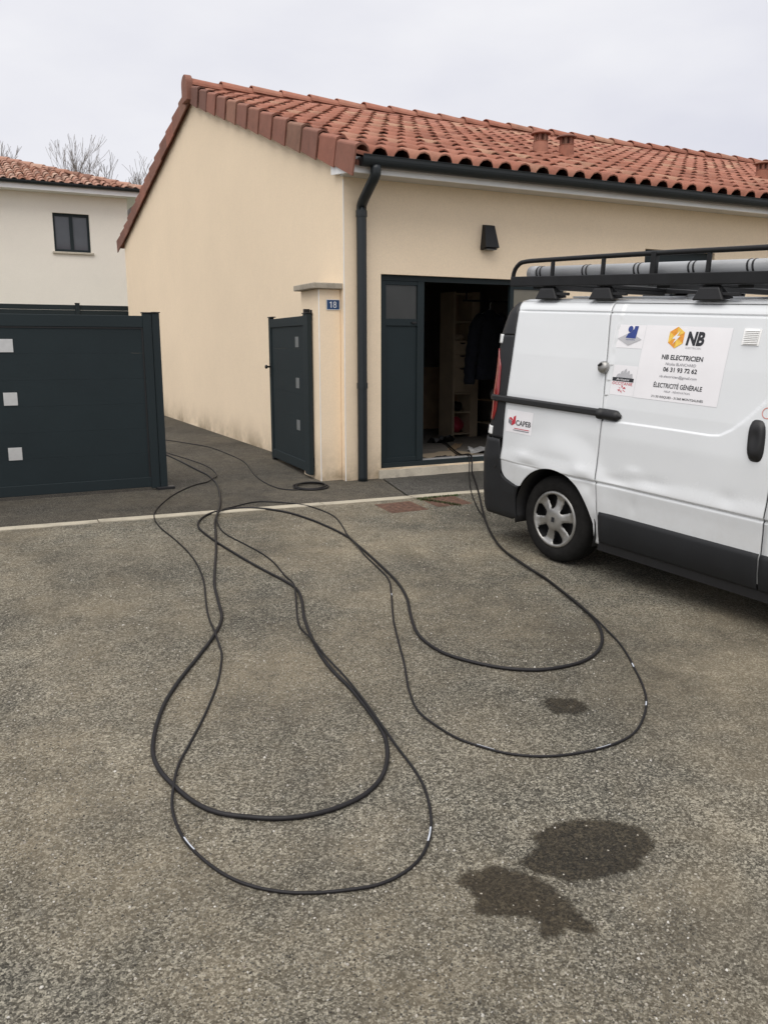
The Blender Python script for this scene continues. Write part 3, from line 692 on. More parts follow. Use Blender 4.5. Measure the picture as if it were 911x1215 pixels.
hr = part('roof', MB().add([A, B, C_, D, E1, E2], [(0,1,5,4), (1,2,5), (2,3,4,5), (3,0,4), (0,3,2,1)]), M['verge'], nh)
tl = MB(); ha = math.atan(hs); hc, hsn = math.cos(ha), math.sin(ha); g2 = .40; T2 = tile_shape(g2+.06)
nr = int(half/hc/g2)+1
for face in (0, 1):
    wlen = (ex1-ex0) if face == 0 else (ey1-ey0)
    for c in range(int(wlen/.2435)):
        for r in range(nr):
            u = c*.2435; s_ = r*g2-.04
            if s_*hc+.1 > min(half, wlen-u-.05, u+.15 if face or u < half else 99): continue
            j1, j2 = random.gauss(0, .010), random.gauss(0, .006)
            for_v = []
            for a, b, q in T2.v:
                du = u+a+j1; dv = (s_+b+j2)*hc-q*hsn; dz = (s_+b)*hsn+q*hc
                for_v.append((ex0+du, ey0+dv, ez+.03+dz) if face == 0 else (ex1-dv, ey0+du, ez+.03+dz))
            tl.add(for_v, T2.f)
tag(part('roof_tiles', tl, M['tile2'], hr), None, kind='stuff')
hip = MB(); steps = 16
for (p, q) in ((Vector(B), Vector(E2)), (Vector(A), Vector(E1)), (Vector(E1), Vector(E2))):
    n = int((q-p).length/.42)
    for k in range(n):
        a = p+(q-p)*(k/n)+Vector((0,0,.085)); b = p+(q-p)*((k+1.12)/n)+Vector((0,0,.065))
        hip.tube([a, b], [.125, .105], 10)
tag(part('ridge_tiles', hip, M['tile2'], hr), None, kind='stuff')

# ------------------------------------------------------------------ bare winter trees behind
def tree(x, y, h, spread, seed, label, group, low=.35, depth=7, fine=.012):
    rnd = random.Random(seed); tr = MB(); cr = MB()
    t = thing('bare_tree', (x, y, 0), label, 'tree', group)
    def grow(p, d, ln, r, lev):
        k = 3; pts = [p]; rr = [r]
        for i in range(k):
            d = (d+Vector((rnd.gauss(0, .10), rnd.gauss(0, .10), rnd.gauss(.05, .05)))).normalized()
            p = p+d*ln/k; pts.append(p); rr.append(r*(1-.28*(i+1)/k))
        rr = [max(q, fine) for q in rr]; (tr if lev == 0 else cr).tube(pts, rr, 7 if lev < 2 else 4, caps=False)
        if lev >= depth: return
        n = rnd.choice((2, 3, 3)) if lev < depth-1 else rnd.choice((2, 3))
        for i in range(n):
            az = rnd.uniform(0, 6.283); sp = rnd.uniform(.28, .62)*spread
            nd = (d+Vector((math.cos(az)*sp, math.sin(az)*sp, rnd.uniform(0, .15)))).normalized()
            j = rnd.randint(1, 3) if lev else rnd.randint(2, 3)
            grow(pts[j], nd, ln*rnd.uniform(.62, .86), rr[j]*rnd.uniform(.6, .8), lev+1)
    grow(Vector((x, y, -.1)), Vector((rnd.gauss(0, .03), rnd.gauss(0, .03), 1)), h*low, .011*h, 0)
    # scale the crown to the wanted height
    top = max(v[2] for v in cr.v); f = h/top
    for q in (tr, cr): q.v = [(x+(a-x)*f, y+(b-y)*f, c*f) for a, b, c in q.v]
    part('trunk', tr, M['bark'], t); part('crown', cr, M['bark'], t)
tree(6.0, 45, 11.4, .62, 11, 'slender upright bare tree rising above the neighbouring tiled roof', None, .52, fine=.011)
tree(8.35, 44, 11.2, 1.0, 12, 'broad bushy bare tree between the two house roofs', None, .5)
tree(9.3, 46, 11.5, .9, 13, 'bare tree partly hidden behind the gable roof verge', None, .5)
tree(2.75, 46, 11.2, .8, 14, 'bare tree top over the highest end of the neighbouring roof', None, .55)
tree(3.7, 47, 10.8, .8, 15, 'low bare tree between the slender tree and the high roof end', None, .55)
tree(7.3, 48, 11.7, .75, 16, 'thin bare tree between the slender tree and the bushy one', None, .55)
# ------------------------------------------------------------------ the van (local axes: x forward, y to its left, z up; we see its right side, y < 0)
van = bpy.data.objects.new('van', None); COL.objects.link(van)
ORG['van'] = (0, 0, 0)
vf = Vector((.1416, -.9887, -.0494)).normalized(); vs_ = Vector((-.98990, -.14177, 0)).normalized()
vu = vf.cross(-vs_); vu = vu if vu.z > 0 else -vu
mw = Matrix.Identity(4)
for i in range(3): mw[i][0] = vf[i]; mw[i][1] = -vs_[i]; mw[i][2] = vu[i]; mw[i][3] = (4.689, 4.854, -.117)[i]
van.matrix_world = mw
tag(van, 'dented white panel van with black roof rack and electrician lettering', 'van')
def paint(name, c, rough=.26, coat=.6):
    m = MT(name); co = m.obj(); n = m.noise(1.4, 5, .6, co); f = m.noise(11, 5, .7, co)
    sep = m.n('ShaderNodeSeparateXYZ'); m.l(co, sep.inputs[0])
    low = m.n('ShaderNodeMapRange'); low.inputs[1].default_value = .25; low.inputs[2].default_value = .95; low.inputs[3].default_value = 1; low.inputs[4].default_value = 0
    m.l(sep.outputs[2], low.inputs[0])
    d = m.math('MULTIPLY', m.math('POWER', low.outputs[0], 1.6), m.ramp(f, [(.40, .10), (.70, .55)]))
    b = m.ramp(n, [(.3, tuple(x*.95 for x in c)), (.7, c)])
    m.col(m.mix(m.math('MULTIPLY', d, .55), b, (.34, .30, .23)))     # road film thrown up by the wheels
    m.set(m.ramp(d, [(0, rough), (.5, .55)]), 0, .5); m.b.inputs['Coat Weight'].default_value = coat; m.b.inputs['Coat Roughness'].default_value = .08
    return m.m
M['van'] = paint('van_white', (.71, .73, .745))
M['tyre'] = plain('tyre_rubber', (.011, .0105, .010), .85, var=.3, scale=20, bump=.3, bscale=120, spec=.2)
M['hub'] = plain('hubcap_silver', (.36, .355, .34), .38, metal=.75, var=.2, scale=16)
M['tail'] = plain('tail_light_red', (.22, .012, .012), .12, var=.1, **{'Coat Weight': .8})
M['lampwhite'] = plain('clear_lens', (.75, .76, .76), .12, var=.05)
M['sticker'] = plain('sticker_vinyl', (.80, .79, .81), .42, var=.02)
M['ink'] = plain('print_black', (.016, .017, .022), .5, var=.1)
M['inkgrey'] = plain('print_grey', (.22, .22, .24), .5, var=.1)
M['inkpale'] = plain('print_pale_grey', (.45, .45, .47), .5, var=.1)
M['inkblue'] = plain('print_blue', (.020, .045, .22), .4, var=.1)
M['inkred'] = plain('print_red', (.52, .03, .05), .4, var=.1)
M['inkorange'] = plain('print_orange', (.74, .30, .03), .4, var=.2, scale=60)
M['inkyellow'] = plain('print_yellow', (.80, .52, .08), .4, var=.2, scale=60)
M['pvc'] = plain('grey_pvc', (.34, .35, .36), .42, var=.10, scale=5)
M['carglass'] = plain('car_glass', (.012, .014, .016), .03, var=.05, spec=.8)

WZ = [(.2,.89),(.25,.90),(.45,.935),(.60,.945),(.68,.955),(.8,.95),(1.0,.945),(1.2,.93),(1.5,.89),(1.7,.855),(1.8,.835),(1.84,.815),(1.87,.79),(1.9,.74),(1.912,.6),(1.92,.3),(1.925,0)]
XCT = [(.2,-.745),(.7,-.73),(.9,-.70),(1.03,-.685),(1.36,-.695),(1.63,-.715),(1.75,-.69),(1.8,-.675),(1.88,-.63),(1.96,-.56)]
CR = .14
def gs(x, z, x0, z0, rx, rz): return math.exp(-((x-x0)/rx)**2-((z-z0)/rz)**2)
def sst(a, b, x):
    t = min(1, max(0, (x-a)/(b-a))); return t*t*(3-2*t)
SWO = [(.30, 1.100), (.5, 1.112), (.9, 1.116), (1.15, 1.116), (1.215, 1.124), (1.29, 1.168), (1.367, 1.24), (1.473, 1.361), (1.6, 1.50)]
def relief(x, z, right):
    """pressed lines and dents, outward positive"""
    o = -.010*math.exp(-((z-.684)/.009)**2)*(sst(-.0, .18, x) if x < .3 else 1)*sst(1.75, 1.6, x)       # pressed groove low on the door
    o += .007*sst(.684, .700, z)*sst(.80, .70, z)
    o -= .011*math.exp(-((z-1.812)/.006)**2)
    if x > .33: o += .011*sst(interp(SWO, x)+.006, interp(SWO, x)-.006, z)-.011        # upper panel set back
    d = math.hypot(x+.05, z-.32)
    o += .020*sst(.70, .50, d)*sst(.35, .60, z)*sst(.60, .30, abs(x+.05))             # flare above the wheel
    if right:
        o -= .016*gs(x, z, .27, .66, .07, .05)-.010*gs(x, z, .20, .74, .06, .04)+.008*gs(x, z, .33, .58, .035, .05)
        o -= .010*gs(x, z, .52, .73, .10, .03)+.007*gs(x, z, .80, .76, .12, .03)-.006*gs(x, z, .64, .80, .08, .03)
        o -= .009*gs(x, z, -.30, .70, .11, .022)-.006*gs(x, z, -.36, .76, .12, .03)
        o -= .012*gs(x, z, .345, .40, .025, .05)+.006*gs(x, z, .355, .30, .02, .03)
        o -= .006*gs(x, z, 1.33, .76, .06, .04)+.005*gs(x, z, .66, .57, .03, .05)
    return o
def P(u, z, off=0, right=True):
    W = interp(WZ, z); xc = interp(XCT, z); s = -1 if right else 1
    if u >= xc:
        return (u, s*(W+relief(u, z, right)*sst(xc, xc+.12, u)+off), z)
    a = (xc-u)/CR
    if a <= math.pi/2: return (xc-(CR+off)*math.sin(a), s*(W-CR+(CR+off)*math.cos(a)), z)
    return (xc-CR-off, s*(W-CR-(a-math.pi/2)*CR), z)
AX, AZ, AR = -.05, .32, .388
def seam_x(z): return interp([(.24,.373),(.5,.361),(.84,.336),(1.14,.330),(1.53,.284),(1.885,.225)], z)
def white_edge(z): return interp([(.5,-.615),(.83,-.605),(1.19,-.61),(1.49,-.617),(1.81,-.640),(1.86,-.66),(1.88,-.665)], z)
def qbottom(x):
    if x < -.43: return interp([(-.62,.640),(-.605,.600),(-.58,.570),(-.55,.553),(-.43,.519)], x)
    if x < AX+AR-.003: return max(AZ+math.sqrt(max(0, AR*AR-(x-AX)**2)), .519 if x < -.2 else 0)
    return .245
ZT = 1.882
def zrows(lo, hi):
    z = set(lin(.24, 1.876, 76)); z |= set(lin(.655, .715, 20)); z |= set(lin(1.795, 1.83, 14)); z |= set(lin(1.085, 1.15, 22)); z |= set(lin(1.15, 1.50, 56)); z |= set(lin(1.83, 1.882, 8))
    return sorted([lo]+[q for q in z if lo+.004 < q < hi-.004]+[hi])
FULL = zrows(.245, ZT)
for right in (True, False):
    cols = lin(-.62, -.43, 12)[:-1]+[AX-AR*math.cos(math.pi*k/40) for k in range(41)]+lin(AX+AR, .374, 3)[1:]
    m = MB(); nz_ = 90
    def fn(i, j):
        x = cols[i]; zb_ = qbottom(x); t = j/nz_
        # rows gather round the pressed lines
        q = zb_+(ZT-zb_)*t
        zz = ZROW[i][j]; xx = x
        if x < -.43: xx = x+(white_edge(zz)+.62)*sst(-.43, -.62, x)
        if x > .1: xx = x+(seam_x(zz)-.0045-.374)*sst(.1, .374, x)
        return P(xx, zz, 0, right)
    ZROW = []
    for x in cols:
        lo = qbottom(x); zs = [z for z in FULL if z > lo+.0005]; k = len(FULL)-len(zs)
        ZROW.append([lo+(zs[0]-lo)*q/k if k else zs[0] for q in range(k)]+zs if k else zs)
    nz_ = len(FULL)-1
    m.grid(fn, len(cols)-1, nz_)
    qp = part('quarter_panel', m, M['van'], van, smooth=True, solid=.012, out=(.8, 0, 1))
    if right: tag(qp, 'dented rear quarter panel')
    # sliding door (left side: plain panel)
    xs = lin(0, 1, 110)
    dz_ = zrows(.30, 1.875)
    def fd(i, j):
        z = dz_[j]; x = seam_x(z)+.0045+(1.566-seam_x(z)-.0045)*xs[i]; return P(x, z, 0, right)
    sd_ = part('sliding_door' if right else 'side_panel', MB().grid(fd, 110, len(dz_)-1), M['van'], van, smooth=True, solid=.012, out=(.8, 0, 1))
    if right: door_ = sd_
    # front door and wing
    fz = zrows(.30, 1.18); fx = lin(1.576, 2.62, 24)
    part('front_door', MB().grid(lambda i, j: P(fx[i], fz[j], 0, right), 24, len(fz)-1), M['van'], van, smooth=True, solid=.012, out=(.8, 0, 1))
    wx = lin(2.628, 3.72, 34); WAX, WAR = 3.04, .385
    wcol = []
    def wing(i, j):
        x = wx[i]; top = 1.20-.12*sst(2.9, 3.72, x); lo = AZ+math.sqrt(max(0, WAR**2-(x-WAX)**2)) if abs(x-WAX) < WAR else .34
        z = lo+(top-lo)*j/20; W = interp(WZ, z)-.28*sst(3.2, 3.78, x)**2
        return (x, (-1 if right else 1)*W, z)
    part('wing', MB().grid(wing, 34, 20), M['van'], van, smooth=True, solid=.012, out=(.8, 0, 1))
    s = -1 if right else 1
    part('side_window', MB().add([(1.62, s*.925, 1.21), (2.55, s*.925, 1.21), (2.18, s*.862, 1.66), (1.62, s*.862, 1.66)], [(0,1,2,3)]), M['carglass'], van)
    part('window_frame', MB().tube([(1.585, s*.92, 1.19), (1.585, s*.84, 1.74), (2.15, s*.83, 1.74), (2.66, s*.915, 1.19)], .032, 8), M['van'], van, smooth=True)
    dfz = lin(1.672, 1.878, 10)
    part('door_frame', MB().grid(lambda i, j: (1.576+(2.20-.30*(dfz[j]-1.66)/.22*.3-1.576)*i/8, s*(interp(WZ, dfz[j])+.002), dfz[j]), 8, 10), M['van'], van, smooth=True, solid=.02, out=(.8, 0, 1))
    part('windscreen_pillar', MB().tube([(2.10, s*.80, 1.885), (2.30, s*.835, 1.66), (2.68, s*.90, 1.19)], [.05, .045, .05], 10), M['van'], van, smooth=True)
    part('door_pillar', MB().obox((1.576, s*.90, 1.185), (.05, 0, 0), (0, s*.035, 0), (0, -s*.075, .49)), M['van'], van)
    # black sill trims
    for x0, x1 in ((.384, 1.562), (1.572, 2.62)):
        pz = [(.262, -.03), (.262, .006), (.275, .014), (.37, .020), (.455, .016), (.482, .010), (.488, -.004)]
        xs2 = lin(x0, x1, 30)
        part('sill_trim', MB().grid(lambda i, j: (xs2[i], s*(interp(WZ, pz[j][0])+pz[j][1]), pz[j][0]), 30, 6), M['greyplastic'], van, smooth=True, solid=.004, out=(.8, 0, 1))
    part('sill', MB().box(.36, 2.62, min(s*.86, s*.895), max(s*.86, s*.895), .20, .30), M['black'], van)
    # wheel arch liner
    for ax, ar in ((AX, AR+.012), (3.04, .40)):
        part('arch_liner', MB().grid(lambda i, j: (ax-ar*math.cos(math.pi*(i/24*1.16-.08)), s*(.55+.375*j), AZ+ar*math.sin(math.pi*(i/24*1.16-.08))), 24, 1), M['black'], van, smooth=True, solid=.004)
        part('arch_back', MB().prism([(ax-ar*math.cos(math.pi*(i/24)), s*.55, AZ+ar*math.sin(math.pi*(i/24))) for i in range(25)], [(ax-ar*math.cos(math.pi*(i/24)), s*.545, AZ+ar*math.sin(math.pi*(i/24))) for i in range(25)]), M['black'], van)
    # rear corner: upper trim, lamp cluster, bumper end
    def strip(name, z0, z1, ul, ur, off, mat, n=14, nzr=24, par=van, solid=.01):
        zs = lin(z0, z1, nzr)
        return part(name, MB().grid(lambda i, j: P(ul(zs[j])+(ur(zs[j])-ul(zs[j]))*i/n, zs[j], off, right), n, nzr), mat, par, smooth=True, solid=solid, out=(.8, 0, 1))
    e1 = lambda z: white_edge(z)-.006
    strip('corner_trim', 1.634, 1.876, lambda z: -.97, e1, .003, M['black'])
    cl = strip('lamp_housing', .852, 1.630, lambda z: -.97, e1, .004, M['greyplastic'], nzr=40)
    lens = strip('tail_light', .985, 1.525, lambda z: -.955, lambda z: interp([(.985,-.725),(1.05,-.700),(1.2,-.690),(1.40,-.715),(1.525,-.790)], z), .012, M['tail'], par=van)
    strip('reflector', 1.566, 1.634, lambda z: -.83, lambda z: -.748, .013, M['lampwhite'], 6, 6, par=cl)
    strip('reflector', .872, .936, lambda z: -.83, lambda z: -.722, .013, M['lampwhite'], 6, 6, par=cl)
    bu = lin(-1.0, -.428, 34); bm_ = MB()
    def bump_(i, j):
        u = bu[i]; top = .846 if u < -.614 else interp([(-.614,.846),(-.611,.640),(-.603,.600),(-.578,.570),(-.548,.553),(-.43,.519)], u)-.004
        lo = .232+.03*sst(-.50, -.43, u); z = lo+(top-lo)*j/22
        if i == 34: u = AX-math.sqrt(max(0, (AR+.004)**2-(z-AZ)**2))
        return P(u, z, .014-.012*sst(.28, .235, z), right)
    part('rear_bumper', bm_.grid(bump_, 34, 22), M['greyplastic'], van, smooth=True, solid=.012, out=(.8, 0, 1))
    # bumper lower return, dark disc standing in for the shade of the tow-eye hole
    c = Vector(P(-.66, .632, .016, right)); part('tow_hole_disc', MB().lathe([(0, .004), (.012, .003), (.013, 0)], c, (0, s, 0), 12), M['black'], van)
    # slide rail
    rz = [(-.001, .004), (.003, .022), (.012, .030), (.038, .030), (.047, .022), (.050, .004)]
    us = lin(-.77, .302, 50)
    rl = part('slide_rail', MB().grid(lambda i, j: P(us[i], 1.131+rz[j][0], rz[j][1], right), 50, 5), M['black'], van, solid=.003, out=(.8, 0, 1))
    us3 = lin(.304, .487, 16)
    def cap_(i, j):
        t = i/16; ta = math.pi*(j/10); k = 1-sst(.72, 1.0, t)**2*.75
        x = us3[i]; return P(x, 1.150-.004*t+math.cos(ta)*.037*k, .004+math.sin(ta)*.036*(1-.85*sst(.78, 1.0, t)), right)
    part('rail_cap', MB().grid(cap_, 16, 10), M['black'], van, smooth=True)
    part('front_lamp', MB().add([(3.30, s*.80, .80), (3.68, s*.55, .74), (3.66, s*.55, .92), (3.20, s*.86, 1.06)], [(0,1,2,3)]), M['lampwhite'], van, solid=.02)
# roof
prof = [(interp(WZ, z), z) for z in (1.884, 1.888, 1.892, 1.896, 1.90, 1.904, 1.908, 1.912, 1.916, 1.92)]+[(.0, 1.925)]
yz = [(-w_, z) for w_, z in prof]+[(w_, z) for w_, z in prof[::-1][1:]]
rx = lin(0, 1, 40)
def roof_fn(i, j):
    y, z = yz[j]; x0 = interp([(1.884,-.67),(1.90,-.70),(1.912,-.72),(1.925,-.74)], z); x = x0+(2.15-x0)*rx[i]
    return (x, y, z-.02*sst(-.60, -.74, x)-.03*sst(1.7, 2.15, x))
part('roof', MB().grid(roof_fn, 40, len(yz)-1), M['van'], van, smooth=True, solid=.01)
for y in (-.45, -.15, .15, .45): part('roof_rib', MB().box(-.45, 1.9, y-.02, y+.02, 1.915, 1.930), M['van'], van, bevel=.006)
# rear doors with glass, plate recess
for s in (-1, 1):
    rd = part('rear_door', MB().grid(lambda i, j: (interp(XCT, .60+1.28*j/30)-CR-.006, s*(.006+(interp(WZ, .60+1.28*j/30)-CR+.03-.006)*i/8), .60+1.28*j/30), 8, 30), M['van'], van, smooth=True, solid=.02)
    part('rear_glass', MB().box(-.882, -.878, min(s*.1, s*.62), max(s*.1, s*.62), 1.22, 1.68), M['carglass'], van)
part('bumper_centre', MB().box(-.90, -.86, -.78, .78, .30, .59), M['greyplastic'], van, bevel=.01)
# nose, bonnet, windscreen
def bonnet(i, j):
    t = i/10; v = -1+2*j/12; x = 2.62+(3.86-2.62)*t
    return (x-.10*v*v*t, v*(.93-.22*sst(.4, 1, t)), 1.20-.05*t-.30*sst(.75, 1.0, t)+.05*(1-v*v))
part('bonnet', MB().grid(bonnet, 10, 12), M['van'], van, smooth=True, solid=.01)
part('front_bumper', MB().grid(lambda i, j: (3.90-.20*((-1+2*i/16)**2)-.05*abs(j-4)/4, .92*(-1+2*i/16), .25+.62*j/8), 16, 8), M['greyplastic'], van, smooth=True, solid=.03)
part('windscreen', MB().grid(lambda i, j: (2.12+.66*j/6-.10*((-1+2*i/10)**2), (.80+.1*j/6)*(-1+2*i/10), 1.93-.70*j/6), 10, 6), M['carglass'], van, smooth=True, solid=.01)
# added dark core so that the gaps between panels look into shade
part('dark_core', MB().box(-.80, 2.05, -.76, .76, .74, 1.84), M['black'], van)
part('underbody', MB().box(-.80, 3.6, -.52, .52, .24, .738).box(.42, 2.6, -.86, -.53, .31, .738).box(.42, 2.6, .53, .86, .31, .738).box(-.78, -.47, -.80, .80, .34, .737), M['black'], van)
# lock rose on the seam, vent, handle
lk = Vector(P(.283, 1.454, .002)); part('lock_rose', MB().lathe([(.041, 0), (.042, .012), (.038, .026), (.022, .036), (0, .038)], lk, (0, -1, .1), 20), M['hub'], van, smooth=True)
part('lock_bar', MB().obox(lk+Vector((-.020, -.045, .006)), (.030, 0, .018), (0, .008, 0), (-.006, 0, .010)), M['black'], van, bevel=.002)
vg = part('vent_frame', MB().grid(lambda i, j: P(1.232+.108*i/6, 1.648+.094*j/6, .004), 6, 6), M['white'], van, solid=.005, out=(.8, 0, 1))
for k in range(8):
    z = 1.657+k*.0103
    part('louvre', MB().prism([P(1.242, z, .0045), P(1.242, z+.0062, .0045), P(1.242, z, .013)], [P(1.330, z, .0045), P(1.330, z+.0062, .0045), P(1.330, z, .013)]), M['white'], vg)
def handle(i, j):
    a = 2*math.pi*i/28; r = j/8; k = (abs(math.cos(a))**3.2+abs(math.sin(a))**3.2)**(-1/3.2)
    x = 1.452+.052*k*math.cos(a)*r; z = 1.125+.118*k*math.sin(a)*r; x += (1.125-z)*.08
    return P(x, z, .002+.030*(1-r**5)-.012*gs(x, z, 1.452, 1.15, .03, .06))
part('door_handle', MB().grid(handle, 28, 8, True), M['black'], van, smooth=True)
# --- lettering and badges on vinyl
def vin(name, x0, x1, z0, z1, mat, off, par=van, n=12):
    return part(name, MB().grid(lambda i, j: P(x0+(x1-x0)*i/n, z0+(z1-z0)*j/n, off), n, n), mat, par, smooth=True)
def poly(name, pts, mat, par, off=.0032):
    m = MB().add([(x, 0, z) for x, z in pts], [tuple(range(len(pts)))])
    m.v = [P(x, z, off) for x, _, z in m.v]; return part(name, m, mat, par)
def text(s, x0, x1, z0, z1, mat, par, bold=0, slant=0, off=.0032):
    vs, fs = text_mesh(s, bold)
    return part('lettering', MB().add([P(x0+u*(x1-x0)+slant*v*(z1-z0), z0+v*(z1-z0), off) for u, v in vs], fs), mat, par)
st1 = vin('sticker', .548, 1.160, 1.282, 1.741, M['sticker'], .0016); tag(st1, 'large white sticker with the electrician lettering')
hx = [(.787+.062*math.sin(k*math.pi/3), 1.672+.066*math.cos(k*math.pi/3)) for k in range(6)]
poly('emblem', hx, M['inkorange'], st1)
poly('emblem_facet', [hx[0], hx[1], (.787, 1.672)], M['inkyellow'], st1, .0040); poly('emblem_facet', [hx[4], hx[5], (.787, 1.672)], M['inkyellow'], st1, .0040); poly('emblem_facet', [hx[2], hx[3], (.787, 1.672)], M['inkyellow'], st1, .0040)
poly('bolt', [(.808, 1.715), (.760, 1.664), (.784, 1.664), (.768, 1.630), (.814, 1.682), (.790, 1.682)], M['sticker'], st1, .0048)
text('NB', .862, .984, 1.628, 1.712, M['ink'], st1, .045, .10)
text('ELECTRICIEN', .868, .975, 1.608, 1.619, M['inkpale'], st1)
text('NB ELECTRICIEN', .712, 1.006, 1.536, 1.566, M['ink'], st1, .022)
text('Nicolas BLANCHARD', .750, .968, 1.502, 1.519, M['inkgrey'], st1)
text('06 31 93 72 62', .740, .983, 1.462, 1.490, M['ink'], st1, .022)
text('nb.electricien@gmail.com', .722, .990, 1.420, 1.442, M['inkgrey'], st1)
text('ÉLECTRICITÉ GÉNÉRALE', .690, 1.040, 1.362, 1.398, M['ink'], st1, .014)
text('NEUF - RÉNOVATION', .776, .962, 1.335, 1.350, M['inkgrey'], st1)
text('31130 RISQUES - 31360 MONTSAUNÈS', .688, 1.062, 1.296, 1.316, M['ink'], st1, .006)
st2 = vin('sticker', .312, .545, 1.590, 1.738, M['sticker'], .0012); tag(st2, 'small white sticker with a blue figure emblem')
poly('diamond', [(.335, 1.648), (.43, 1.606), (.53, 1.648), (.43, 1.690)], M['inkpale'], st2)
poly('figure', [(.400, 1.655), (.480, 1.652), (.487, 1.732), (.458, 1.732), (.456, 1.715), (.440, 1.694), (.415, 1.684)], M['inkblue'], st2, .0038)
poly('head', [(.4275+.019*math.cos(a), 1.712+.020*math.sin(a)) for a in lin(0, 2*math.pi*23/24, 23)], M['inkblue'], st2, .0038)
text('ARTISAN', .405, .475, 1.640, 1.648, M['inkblue'], st2, 0, 0, .0038)
st3 = vin('sticker', .352, .545, 1.284, 1.478, M['sticker'], .0010); tag(st3, 'small white sticker with a black band and red lettering')
poly('band', [(.358, 1.375), (.530, 1.375), (.530, 1.398), (.358, 1.398)], M['ink'], st3)
text('Artisans', .39, .495, 1.380, 1.394, M['sticker'], st3, 0, .2, .004)
text('OCCITANIE', .362, .526, 1.352, 1.370, M['inkred'], st3, .0)
for k in range(5):
    x = .40+k*.025; h = (.025, .045, .060, .048, .030)[k]
    poly('hill', [(x-.018, 1.400), (x+.018, 1.400), (x+.010, 1.400+h), (x-.006, 1.400+h*.8)], M['inkpale'], st3, .0026+.0002*k)
for a in lin(0, 2*math.pi*5/6, 5):
    c = (.445+.030*math.cos(a+.5), 1.325+.022*math.sin(a+.5)); poly('cross_arm', [(.445+.008*math.cos(a+.5), 1.325+.007*math.sin(a+.5)), (c[0]-.007, c[1]+.006), (c[0]+.003, c[1]), (c[0]+.007, c[1]-.006)], M['inkred'], st3)
st4 = vin('sticker', -.580, -.305, .915, 1.082, M['sticker'], .0012); tag(st4, 'white sticker reading CAPEB behind the sliding rail')
poly('cube_face', [(-.555, .985), (-.520, .965), (-.520, 1.000), (-.555, 1.015)], M['inkgrey'], st4); poly('cube_face', [(-.518, .965), (-.480, .985), (-.480, 1.045), (-.505, 1.032), (-.505, 1.010), (-.518, 1.000)], M['inkred'], st4); poly('cube_face', [(-.553, 1.018), (-.520, 1.003), (-.507, 1.012), (-.535, 1.028)], M['inkred'], st4)
text('CAPEB', -.474, -.318, .972, 1.012, M['ink'], st4, .012)
poly('underline', [(-.49, .945), (-.33, .945), (-.33, .950), (-.49, .950)], M['inkred'], st4); poly('underline', [(-.50, .932), (-.33, .932), (-.33, .938), (-.50, .938)], M['inkgrey'], st4)
rs = MB().grid(lambda i, j: P(1.485+(.027+.005*j)*math.cos(2*math.pi*i/24), 1.285+(.027+.005*j)*math.sin(2*math.pi*i/24), .002), 24, 1, True)
M['inkrose'] = plain('print_rose', (.60, .25, .22), .4)
part('round_sticker', rs, M['inkrose'], van)
# --- wheels
def wheel(x, s):
    c = Vector((x, s*.90, .325))
    ax = Vector((0, s, 0))
    wh = part('wheel', MB().lathe([(0, -.16), (.205, -.16), (.205, -.035), (.19, -.075), (.06, -.07), (0, -.07)], c, ax, 36), M['black'], van, smooth=False)
    tp = [(.205, -.02), (.212, -.004), (.230, .003), (.262, .006), (.292, -.002), (.308, -.016), (.318, -.03), (.3245, -.05), (.3255, -.10), (.3245, -.15), (.318, -.175), (.30, -.19), (.26, -.20), (.205, -.18), (.205, -.02)]
    ty = part('tyre', MB().lathe(tp, c, ax, 72), M['tyre'], wh, smooth=True)
    # six-spoke trim: polar sheet with six openings
    nr_, na = 30, 216; m = MB(); keep = []
    def rad(j): return .006+.206*j/nr_
    def pt(i, j):
        a = 2*math.pi*i/na; r = rad(j)
        dish = .016*sst(.21, .03, r)-.010*sst(.185, .150, r)*sst(.05, .12, r)+.010*sst(.178, .195, r)-.008*sst(.200, .212, r)
        ph = (a*6/(2*math.pi)) % 1; sp = abs(ph-.5)*2   # 1 at the spoke, 0 in the opening
        dish += -.012*sst(.75, .25, sp)*sst(.07, .11, r)*sst(.195, .17, r)
        return c+ax*(dish-.004)+Vector((math.cos(a+.26)*r, 0, math.sin(a+.26)*r))
    for j in range(nr_):
        for i in range(na):
            r = rad(j+.5); ph = ((i+.5)/na*6) % 1; w_ = abs(ph-.5)*2*math.pi/6*r        # metres from opening's axis
            half_w = interp([(.082, 0), (.086, .012), (.100, .020), (.125, .031), (.155, .044), (.172, .050), (.180, .047), (.184, .030), (.186, 0)], r)
            if w_ < half_w: continue
            keep.append((j, i))
    vs = [pt(i, j) for j in range(nr_+1) for i in range(na)]
    m.add(vs, [(j*na+i, j*na+(i+1) % na, (j+1)*na+(i+1) % na, (j+1)*na+i) for j, i in keep])
    hb = part('hubcap', m, M['hub'], wh, smooth=True, solid=.012, out=tuple(c-ax*.5))
    part('hub_badge', MB().obox(c+ax*.0135+Vector((-.014, 0, -.018)), (.028, 0, 0), ax*.003, (0, 0, .036)), M['greyplastic'], hb, bevel=.002)
for x in (-.06, 3.04):
    for s in (-1, 1): wheel(x, s)
